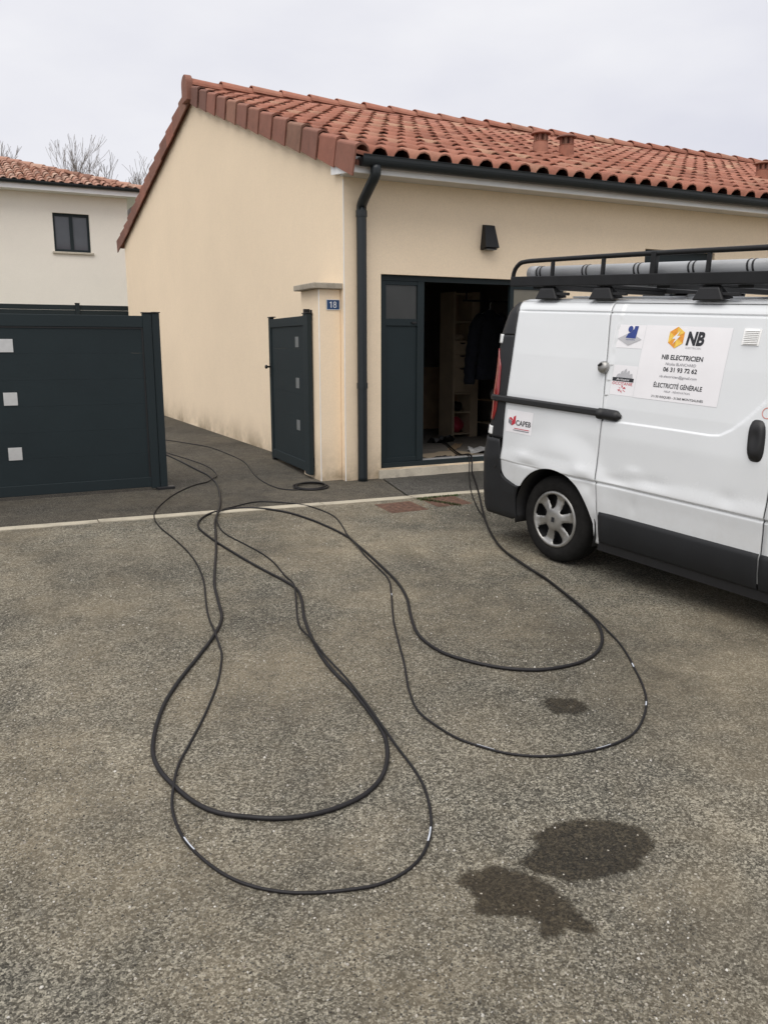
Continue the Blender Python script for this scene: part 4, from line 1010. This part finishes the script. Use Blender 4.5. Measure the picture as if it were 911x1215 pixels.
# --- roof rack
rack = part('roof_rack', MB().box(-.60, -.54, -.78, .78, 2.005, 2.035).box(-.02, .04, -.78, .78, 2.005, 2.035).box(.52, .58, -.78, .78, 2.005, 2.035).box(1.10, 1.16, -.78, .78, 2.005, 2.035).box(1.75, 1.81, -.78, .78, 2.005, 2.035), M['blackmetal'], van, bevel=.004)
for s in (-1, 1):
    y = s*.78
    part('side_beam', MB().box(-.785, 2.0, y-.025, y+.025, 1.990, 2.062), M['blackmetal'], rack, bevel=.006)
    p = smooth_path([(-.775, y, 2.0), (-.782, y, 2.06), (-.765, y, 2.115), (-.72, y, 2.155), (-.65, y, 2.170), (-.4, y, 2.176), (.4, y, 2.186), (1.3, y, 2.190), (2.0, y, 2.192)], .03)
    part('hand_rail', MB().tube(p, .0165, 12), M['blackmetal'], rack, smooth=True)
    for x in (-.375, .093, .905, 1.45):
        part('rail_post', MB().box(x-.013, x+.013, y-.010, y+.010, 2.061, 2.185), M['blackmetal'], rack, bevel=.003)
    part('rail_post', MB().box(.490, .530, y-.020, y+.020, 1.985, 2.20), M['blackmetal'], rack, bevel=.006)
    for x in (-.40, .115, .94, 1.6):
        zt = 1.895
        part('mounting_foot', MB().add([(x-.11, y-.03, zt), (x+.11, y-.03, zt), (x+.11, y+.09*-s, zt+.02), (x-.11, y+.09*-s, zt+.02), (x-.07, y-.022, 1.975), (x+.07, y-.022, 1.975), (x+.05, y+.022, 1.992), (x-.05, y+.022, 1.992)], [(0,3,2,1),(4,5,6,7),(0,1,5,4),(1,2,6,5),(2,3,7,6),(3,0,4,7)]), M['black'], rack, bevel=.01)
        part('foot_arm', MB().box(x+.05, x+.20, y-.012, y+.012, 1.925, 1.945), M['black'], rack, bevel=.004)
for x in (-.57, .55, 1.13): part('load_bar', MB().box(x-.05, x+.05, -.72, .72, 1.972, 2.003), M['blackmetal'], rack)
def pvc(y, z, x0, x1, r, label, name='plastic_pipe'):
    t = thing(name, mw @ Vector((x0, y, z)), label, 'pipe', None); ORG[t.name] = (x0, y, z)
    t.matrix_world = mw @ Matrix.Translation((x0, y, z))
    tb = MB().lathe([(r-.008, 0), (r, 0), (r, x1-x0), (r-.008, x1-x0), (r-.008, 0)], (x0, y, z), (1, 0, 0), 28)
    part('tube', tb, M['pvc'], t, smooth=True)
    part('end_cap', MB().lathe([(0, .004), (r-.01, .004), (r+.004, 0), (r+.004, .075), (r, .08)], (x0, y, z), (1,0,0), 28), M['pvc'], t, smooth=True)
    for x in (x0+.10, x0+.55, x0+1.0, x0+1.42, x0+1.82):
        if x > x1: continue
        for d in (0, .035): part('strap', MB().lathe([(r+.0005, -.006), (r+.0035, -.006), (r+.0035, .006), (r+.0005, .006)], (x+d, y, z), (1,0,.25), 24), M['black'], t)
pvc(-.665, 2.036+.052, -.70, 2.1, .052, 'grey plastic pipe lashed along the van roof rack beside its hand rail')
pvc(-.545, 2.036+.045, -.62, 2.1, .045, 'thinner grey plastic pipe on the van rack, inboard of the lashed pipe')
solo_l = thing('ladder', mw @ Vector((-.2, .25, 2.036)), 'low aluminium ladder lying flat on the van roof rack', 'ladder'); ORG[solo_l.name] = (-.2, .25, 2.036)
solo_l.matrix_world = mw @ Matrix.Translation((-.2, .25, 2.036))
for y in (.08, .42): part('stringer', MB().box(-.5, 1.95, y-.013, y+.013, 2.036, 2.076), M['alu'], solo_l, bevel=.003)
for k in range(9): part('rung', MB().tube([(-.35+k*.27, .093, 2.056), (-.35+k*.27, .407, 2.056)], .014, 8), M['alu'], solo_l)
# ------------------------------------------------------------------ cables on the ground
THICK = [(5.994, 10.045), (5.767, 9.486), (5.449, 8.69), (5.102, 7.996), (5.028, 7.775), (4.584, 6.998), (4.103, 6.159), (3.841, 5.675), (3.637, 5.201), (3.546, 4.798), (3.493, 4.477), (3.417, 4.151), (3.338, 3.863), (3.254, 3.647), (3.136, 3.467), (2.997, 3.335), (2.842, 3.256), (2.685, 3.236), (2.524, 3.26), (2.383, 3.346), (2.274, 3.475), (2.193, 3.629), (2.176, 3.812), (2.205, 3.987), (2.3, 4.224), (2.425, 4.511), (2.518, 4.856), (2.598, 5.394), (2.64, 5.74), (2.662, 5.941), (2.65, 6.196), (2.6, 6.559), (2.507, 6.874), (2.374, 7.084), (2.208, 7.212), (2.023, 7.209), (1.844, 7.11), (1.703, 6.913), (1.637, 6.686), (1.641, 6.446), (1.661, 6.186), (1.709, 5.77), (1.764, 5.42), (1.82, 5.117), (1.831, 4.916), (1.783, 4.708), (1.694, 4.436), (1.62, 4.143), (1.576, 3.892), (1.554, 3.677), (1.556, 3.478), (1.539, 3.265), (1.519, 3.074), (1.485, 2.94), (1.417, 2.8), (1.338, 2.692), (1.234, 2.62), (1.123, 2.586), (1.01, 2.581), (0.895, 2.606), (0.793, 2.66), (0.697, 2.737), (0.632, 2.837), (0.588, 2.987), (0.561, 3.12), (0.568, 3.264), (0.616, 3.451), (0.702, 3.667), (0.815, 3.878), (0.91, 4.028), (0.992, 4.152), (1.144, 4.402), (1.246, 4.633), (1.304, 4.917), (1.369, 5.236), (1.487, 5.643), (1.588, 5.973), (1.708, 6.427), (1.825, 6.863), (1.997, 7.345), (2.143, 7.836), (2.286, 8.487), (2.334, 9.003), (2.321, 9.305), (2.295, 9.895), (2.265, 10.727), (2.239, 11.33), (2.126, 11.923)]
THIN = [(6.161, 10.325), (5.797, 9.471), (5.398, 8.598), (5.084, 8.005), (4.982, 7.795), (4.519, 7.023), (4.206, 6.429), (4.001, 6.004), (3.731, 5.469), (3.593, 5.092), (3.504, 4.699), (3.47, 4.427), (3.385, 4.094), (3.309, 3.813), (3.253, 3.617), (3.195, 3.414), (3.106, 3.235), (3.013, 3.079), (2.904, 2.901), (2.784, 2.752), (2.642, 2.625), (2.505, 2.545), (2.354, 2.511), (2.188, 2.519), (2.034, 2.56), (1.911, 2.638), (1.835, 2.737), (1.779, 2.845), (1.752, 2.996), (1.749, 3.14), (1.816, 3.35), (1.932, 3.612), (2.054, 3.919), (2.179, 4.216), (2.367, 4.606), (2.476, 4.854), (2.52, 5.056), (2.576, 5.45), (2.622, 5.748), (2.673, 5.991), (2.736, 6.19), (2.829, 6.611), (2.803, 6.941), (2.725, 7.153), (2.591, 7.316), (2.411, 7.438), (2.2, 7.367), (1.99, 7.185), (1.863, 6.941), (1.8, 6.663), (1.795, 6.391), (1.847, 6.072), (1.887, 5.788), (1.89, 5.524), (1.865, 5.275), (1.846, 5.031), (1.787, 4.822), (1.643, 4.407), (1.608, 4.216), (1.6, 4.03), (1.581, 3.831), (1.572, 3.558), (1.548, 3.302), (1.519, 3.056), (1.508, 2.898), (1.496, 2.735), (1.467, 2.581), (1.41, 2.426), (1.335, 2.299), (1.252, 2.209), (1.164, 2.161), (1.065, 2.143), (0.972, 2.16), (0.854, 2.196), (0.763, 2.242), (0.682, 2.314), (0.617, 2.411), (0.569, 2.54), (0.545, 2.667), (0.548, 2.826), (0.582, 2.961), (0.641, 3.129), (0.73, 3.285), (0.848, 3.503), (0.983, 3.782), (1.07, 4.013), (1.108, 4.149), (1.136, 4.357), (1.186, 4.712), (1.246, 4.997), (1.31, 5.261), (1.364, 5.591), (1.391, 5.973), (1.382, 6.395), (1.351, 6.848), (1.378, 7.203), (1.489, 7.564), (1.745, 8.084), (2.036, 8.484), (2.264, 8.671), (2.433, 9.018), (2.487, 9.613), (2.411, 10.291), (2.322, 10.987), (2.277, 11.52), (2.164, 12.131)]
THIRD = [(2.319, 13.317), (2.646, 12.531), (2.808, 12.043), (2.98, 11.383), (3.003, 10.547), (2.98, 9.74), (2.828, 8.876), (2.775, 8.368), (2.801, 7.998), (2.923, 7.798)]
WET1 = [(1.547, 2.051), (1.66, 2.093), (1.656, 2.137), (1.727, 2.157), (1.82, 2.164), (1.921, 2.134), (2.006, 2.072), (2.048, 2.008), (2.04, 1.942), (1.994, 1.902), (1.929, 1.882), (1.884, 1.855), (1.798, 1.862), (1.704, 1.878), (1.633, 1.898), (1.598, 1.942), (1.565, 1.967), (1.545, 2.009)]
WET2 = [(1.315, 2.066), (1.356, 2.079), (1.369, 2.063), (1.404, 2.066), (1.441, 2.072), (1.499, 2.017), (1.557, 1.934), (1.564, 1.868), (1.567, 1.804), (1.564, 1.752), (1.573, 1.7), (1.556, 1.681), (1.519, 1.698), (1.493, 1.737), (1.455, 1.717), (1.403, 1.73), (1.408, 1.758), (1.43, 1.787), (1.402, 1.828), (1.329, 1.866), (1.273, 1.909), (1.311, 1.953), (1.314, 2.008), (1.297, 2.038)]
WET3 = [(2.343, 2.98), (2.41, 2.988), (2.448, 2.952), (2.498, 2.939), (2.503, 2.87), (2.487, 2.821), (2.407, 2.803), (2.375, 2.835), (2.321, 2.842), (2.327, 2.912)]
CRX = {}
def lay(pts, r, lift=None):
    out = []
    for i, (x, y) in enumerate(pts):
        z = gz(x, y)
        if x > 4.0 and y > YF-.03: z = .119
        if len(pts) > 40 and y > 7.85 and x > 4: continue      # the run over the threshold is given below
        out.append((x+random.uniform(-.002, .002), y+random.uniform(-.002, .002), z+r+.001))
    if len(pts) > 40:
        s_ = -.035 if r < .009 else 0
        out = [(x+s_, y, z+r) for x, y, z in ((6.05, 10.20, .119), (5.93, 9.86, .119), (5.77, 9.49, .119), (5.60, 9.10, .122), (5.43, 8.68, .135), (5.31, 8.36, .185), (5.25, 8.20, .20), (5.20, 8.09, .185), (5.16, 8.02, .12), (5.11, 7.94, .05))]+out
    return out
def cable(name, pts, r, label, group='black cables run out across the asphalt'):
    p = smooth_path(lay(pts, r), .025)
    loc = tuple(p[0]); o = thing(name, (p[0].x, p[0].y, p[0].z-r), label, 'cable', group)
    return p, o, part('sheath', MB().tube(p, r, 10), M['cable'], o, smooth=True)
def over(path, other, h, near=.03):
    """raise a path where it crosses another one"""
    import itertools
    cell = {}
    for q in other: cell.setdefault((round(q.x/.05), round(q.y/.05)), []).append(q)
    lift = []
    for q in path:
        k = (round(q.x/.05), round(q.y/.05)); d = 9
        for a in (-1, 0, 1):
            for b in (-1, 0, 1):
                for c in cell.get((k[0]+a, k[1]+b), ()): d = min(d, math.hypot(c.x-q.x, c.y-q.y))
        lift.append(h if d < near else 0)
    for _ in range(3): lift = [sum(lift[max(0, i-3):i+4])/len(lift[max(0, i-3):i+4]) for i in range(len(lift))]
    return [Vector((q.x, q.y, q.z+l)) for q, l in zip(path, lift)]
RT, RN = .0094, .0057
pa, ca_o, _ = cable('power_cable', THICK, RT, 'thick black cable looping over the asphalt from garage to driveway gate')
pb_ = smooth_path(lay(THIN, RN), .02); pb_ = over(pb_, pa, RT*1.9)
cb_o = thing('power_cable', (pb_[0].x, pb_[0].y, pb_[0].z-RN), 'thin black cable with white marks looping beyond the thick one', 'cable', 'black cables run out across the asphalt')
part('sheath', MB().tube(pb_, RN, 10), M['cable'], cb_o, smooth=True)
def near_idx(path, x, y): return min(range(len(path)), key=lambda i: (path[i].x-x)**2+(path[i].y-y)**2)
for (x, y, n) in ((1.338, 2.301, 2), (.554, 2.61, 2), (1.844, 2.725, 2), (2.316, 2.513, 2), (2.765, 2.732, 1), (3.027, 3.092, 1), (2.357, 4.593, 1)):
    i = near_idx(pb_, x, y); seg = pb_[max(0, i-n):i+n+1]
    # a pale stripe along the upper side of the sheath
    m = MB(); vs = []; fs = []
    for k, q in enumerate(seg):
        t = (seg[min(k+1, len(seg)-1)]-seg[max(k-1, 0)]).normalized(); sdv = Vector((t.y, -t.x, 0))
        for a in (-14, 6, 26, 46): vs.append(q+(sdv*math.sin(R(a))+Vector((0,0,1))*math.cos(R(a)))*(RN+.0006))
    for k in range(len(seg)-1):
        for b in range(3): fs.append((k*4+b, k*4+b+1, k*4+4+b+1, k*4+4+b))
    part('pale_mark', m.add(vs, fs), M['print'], cb_o, smooth=True)
# third cable ends in a coil by the pillar
cc = Vector((3.13, 7.93)); coil = []
rad0 = [.165, .188, .150, .178, .140, .168]
for k in range(5*24):
    a = k/24*2*math.pi+R(215); r = interp(list(enumerate(rad0)), k/24)+.010*math.sin(k*.21)
    x, y = cc.x+math.cos(a)*r, cc.y+math.sin(a)*r; coil.append((x, y, gz(x, y)+.007+.005*(k/24)*(.8+.3*math.sin(a*1.0+k*.01))))
third = lay(THIRD[:-1], .006)
pc = smooth_path(third+[(2.90, 7.86, gz(2.9, 7.86)+.007)]+coil, .02)
cco = thing('power_cable', (pc[0].x, pc[0].y, pc[0].z-.006), 'slim black cable ending in a neat coil by the cream pillar', 'cable', 'black cables run out across the asphalt')
part('sheath', MB().tube(pc, .0058, 8), M['cable'], cco, smooth=True)
# ------------------------------------------------------------------ wet patches
def wet(name, outline, mat, label, cell=.008, soft=.028):
    """thin sheet over the road; 'inside' runs 0..1 across a soft border round the outline"""
    o = [(p.x, p.y) for p in smooth_path([(x, y, 0) for x, y in outline]+[(outline[0][0], outline[0][1], 0)], .02)[:-1]]; n = len(o)
    def sd(x, y):
        ins = False; d = 9
        for i in range(n):
            (x1, y1), (x2, y2) = o[i], o[(i+1) % n]
            if (y1 > y) != (y2 > y) and x < (x2-x1)*(y-y1)/(y2-y1)+x1: ins = not ins
            l2 = (x2-x1)**2+(y2-y1)**2 or 1e-12; t = max(0, min(1, ((x-x1)*(x2-x1)+(y-y1)*(y2-y1))/l2)); d = min(d, math.hypot(x-x1-t*(x2-x1), y-y1-t*(y2-y1)))
        return d if ins else -d
    x0, x1 = min(p[0] for p in o)-.04, max(p[0] for p in o)+.04; y0, y1 = min(p[1] for p in o)-.04, max(p[1] for p in o)+.04
    nx, ny = int((x1-x0)/cell), int((y1-y0)/cell); vs = []; vals = []
    for j in range(ny+1):
        for i in range(nx+1):
            x, y = x0+i*cell, y0+j*cell; vs.append((x, y, gz(x, y)+.0025)); vals.append(max(0, min(1, .5+sd(x, y)/(2*soft))))
    fs = [q for q in ((j*(nx+1)+i, j*(nx+1)+i+1, (j+1)*(nx+1)+i+1, (j+1)*(nx+1)+i) for j in range(ny) for i in range(nx)) if max(vals[k] for k in q) > 0]
    loc = ((x0+x1)/2, (y0+y1)/2, gz((x0+x1)/2, (y0+y1)/2)+.0025)
    me = bpy.data.meshes.new(name); me.from_pydata([(a-loc[0], b-loc[1], c-loc[2]) for a, b, c in vs], [], fs); me.materials.append(mat)
    at = me.attributes.new('inside', 'FLOAT', 'POINT'); at.data.foreach_set('value', vals)
    tag(link(name, me, None, loc), label, 'wet patch')
wet('wet_patch', WET1, M['wet'], 'large smooth oval dark wet patch on the asphalt')
wet('wet_patch', WET2, M['wet'], 'ragged elongated dark wet patch beside the oval one')
wet('wet_patch', WET3, M['damp'], 'small faint dark spot inside the right cable loop')
# ------------------------------------------------------------------ rusty covers and weeds by the kerb
for k, (x, y, lab) in enumerate(((3.56, 6.735, 'rusty iron cover in the asphalt at the kerb nearer the gate pillar'), (4.075, 6.79, 'rusty iron cover with weeds along its edge nearer the van'))):
    t = thing('access_cover', (x, y, gz(x, y)), lab, 'access cover', 'rusty covers by the kerb')
    def q(a, b, dz): return (x+a, y+b, gz(x+a, y+b)+dz)
    fr = MB()
    for (a0, a1, b0, b1) in ((-.19, .19, -.18, -.155), (-.19, .19, .155, .18), (-.19, -.165, -.155, .155), (.165, .19, -.155, .155)):
        fr.prism([q(a0, b0, -.03), q(a1, b0, -.03), q(a1, b1, -.03), q(a0, b1, -.03)], [q(a0, b0, .003), q(a1, b0, .003), q(a1, b1, .003), q(a0, b1, .003)])
    part('frame', fr, M['rust'], t)
    part('lid', MB().prism([q(-.16, -.15, -.02), q(.16, -.15, -.02), q(.16, .15, -.02), q(-.16, .15, -.02)], [q(-.16, -.15, .005), q(.16, -.15, .005), q(.16, .15, .005), q(-.16, .15, .005)]), M['rust'], t, bevel=.002)
    stt = MB()
    for a in range(5):
        for b in range(5):
            u, v = -.12+a*.06, -.115+b*.0575; stt.prism([q(u-.02, v-.006, .005), q(u+.02, v-.006, .005), q(u+.02, v+.006, .005), q(u-.02, v+.006, .005)], [q(u-.018, v-.005, .008), q(u+.018, v-.005, .008), q(u+.018, v+.005, .008), q(u-.018, v+.005, .008)])
    part('tread_pattern', stt, M['rust'], t)
def tufts(name, area, n, hmin, hmax, mat, label, seed, cat='weeds'):
    rnd = random.Random(seed); m = MB()
    for _ in range(n):
        x, y = area(rnd); z = gz(x, y); h = rnd.uniform(hmin, hmax); a = rnd.uniform(0, 6.28); l = rnd.uniform(.3, 1.2)*h; wd = rnd.uniform(.002, .006)
        dx, dy = math.cos(a), math.sin(a)
        m.add([(x-dy*wd, y+dx*wd, z), (x+dy*wd, y-dx*wd, z), (x+dx*l*.5+dy*wd, y+dy*l*.5-dx*wd, z+h*.8), (x+dx*l*.5-dy*wd, y+dy*l*.5+dx*wd, z+h*.8), (x+dx*l, y+dy*l, z+h)], [(0,1,2,3), (3,2,4)])
    tag(link(name, m.data(name, mat)), label, cat, kind='stuff')
def a1(r):
    t = r.random(); x = 3.86+.46*t; c = kerb_y(x)-.075-.01*r.random()
    if t < .35: return x+r.gauss(0, .03), c-abs(r.gauss(0, .05))
    return x+r.gauss(0, .02), c-abs(r.gauss(0, .012))
def a2(r):
    t = r.random(); return 3.88+.22*t+r.gauss(0, .012), 6.93-.34*t+r.gauss(0, .018)
tufts('kerb_weeds', a1, 300, .004, .022, M['weed'], 'green weeds along the kerb joint between the rusty covers', 5)
tufts('cover_moss', a2, 380, .006, .022, M['moss'], 'dark moss and weeds round the rusty cover edge', 6)
def a3(r): return r.uniform(3.3, 4.5), 6.55+abs(r.gauss(0, .18))
tufts('dry_litter', a3, 260, .002, .008, M['litter'], 'dry brown litter scattered round the rusty covers', 8, 'litter')
# small things lying about: bright chips of stone and leaf bits
def a4(r): return r.uniform(-1, 5), r.uniform(1.2, 7.0)
chips = MB(); rnd = random.Random(21)
for _ in range(2600):
    y = rnd.uniform(.9, 6.9); x = rnd.uniform(-.6+.05*y, 1.0+.62*y); z = gz(x, y); s_ = rnd.uniform(.0025, .0058)
    k = 5; a0 = rnd.uniform(0, 6.28); base = [(x+math.cos(a0+6.283*q/k)*s_*rnd.uniform(.7, 1.3), y+math.sin(a0+6.283*q/k)*s_*rnd.uniform(.7, 1.3), z) for q in range(k)]
    tp = [(x+(p[0]-x)*.6, y+(p[1]-y)*.6, z+s_*rnd.uniform(.4, .9)) for p in base]
    chips.prism(base, tp)
M['chip'] = tile_mat('loose_stone', [(0, (.30, .27, .22)), (.6, (.42, .39, .33)), (.85, (.20, .17, .14)), (1, (.62, .60, .55))], 0)
tag(link('loose_chippings', chips.data('loose_chippings', M['chip'])), 'loose pale stone chippings scattered on the asphalt', 'gravel', kind='stuff')
# stones standing proud of the binder in the near road, real geometry where they are large enough to see
emb = MB(); rnd = random.Random(5)
rings = [[(math.cos(6.283*q/5+o), math.sin(6.283*q/5+o)) for q in range(5)] for o in lin(0, 1.2, 12)]
EF = [(0,1,6,5), (1,2,7,6), (2,3,8,7), (3,4,9,8), (4,0,5,9), (5,6,7,8,9)]
for _ in range(46000):
    y = .9+3.6*rnd.random()**1.55; x = rnd.uniform(-.42+.02*y, .85+.64*y); z = gz(x, y); s_ = rnd.uniform(.0018, .0046); h = s_*rnd.uniform(.25, .6); g = rnd.choice(rings); ex_ = rnd.uniform(.7, 1.4)
    emb.add([(x+a*s_*ex_, y+b*s_/ex_, z-.0005) for a, b in g]+[(x+a*s_*ex_*.62, y+b*s_/ex_*.62, z+h) for a, b in g], EF)
me = bpy.data.meshes.new('road_stones'); me.from_pydata(emb.v, [], emb.f)
mm = MT('road_stone'); ri = mm.n('ShaderNodeNewGeometry').outputs['Random Per Island']
mm.col(mm.ramp(ri, [(0, (.040, .036, .030)), (.30, (.085, .078, .064)), (.62, (.15, .14, .115)), (.85, (.24, .22, .18)), (.96, (.34, .32, .27)), (1, (.52, .50, .46))])); mm.set(.85, 0, .3)
me.materials.append(mm.m)
tag(link('road_stones', me), 'small stones set in the worn road surface', 'gravel', kind='stuff')
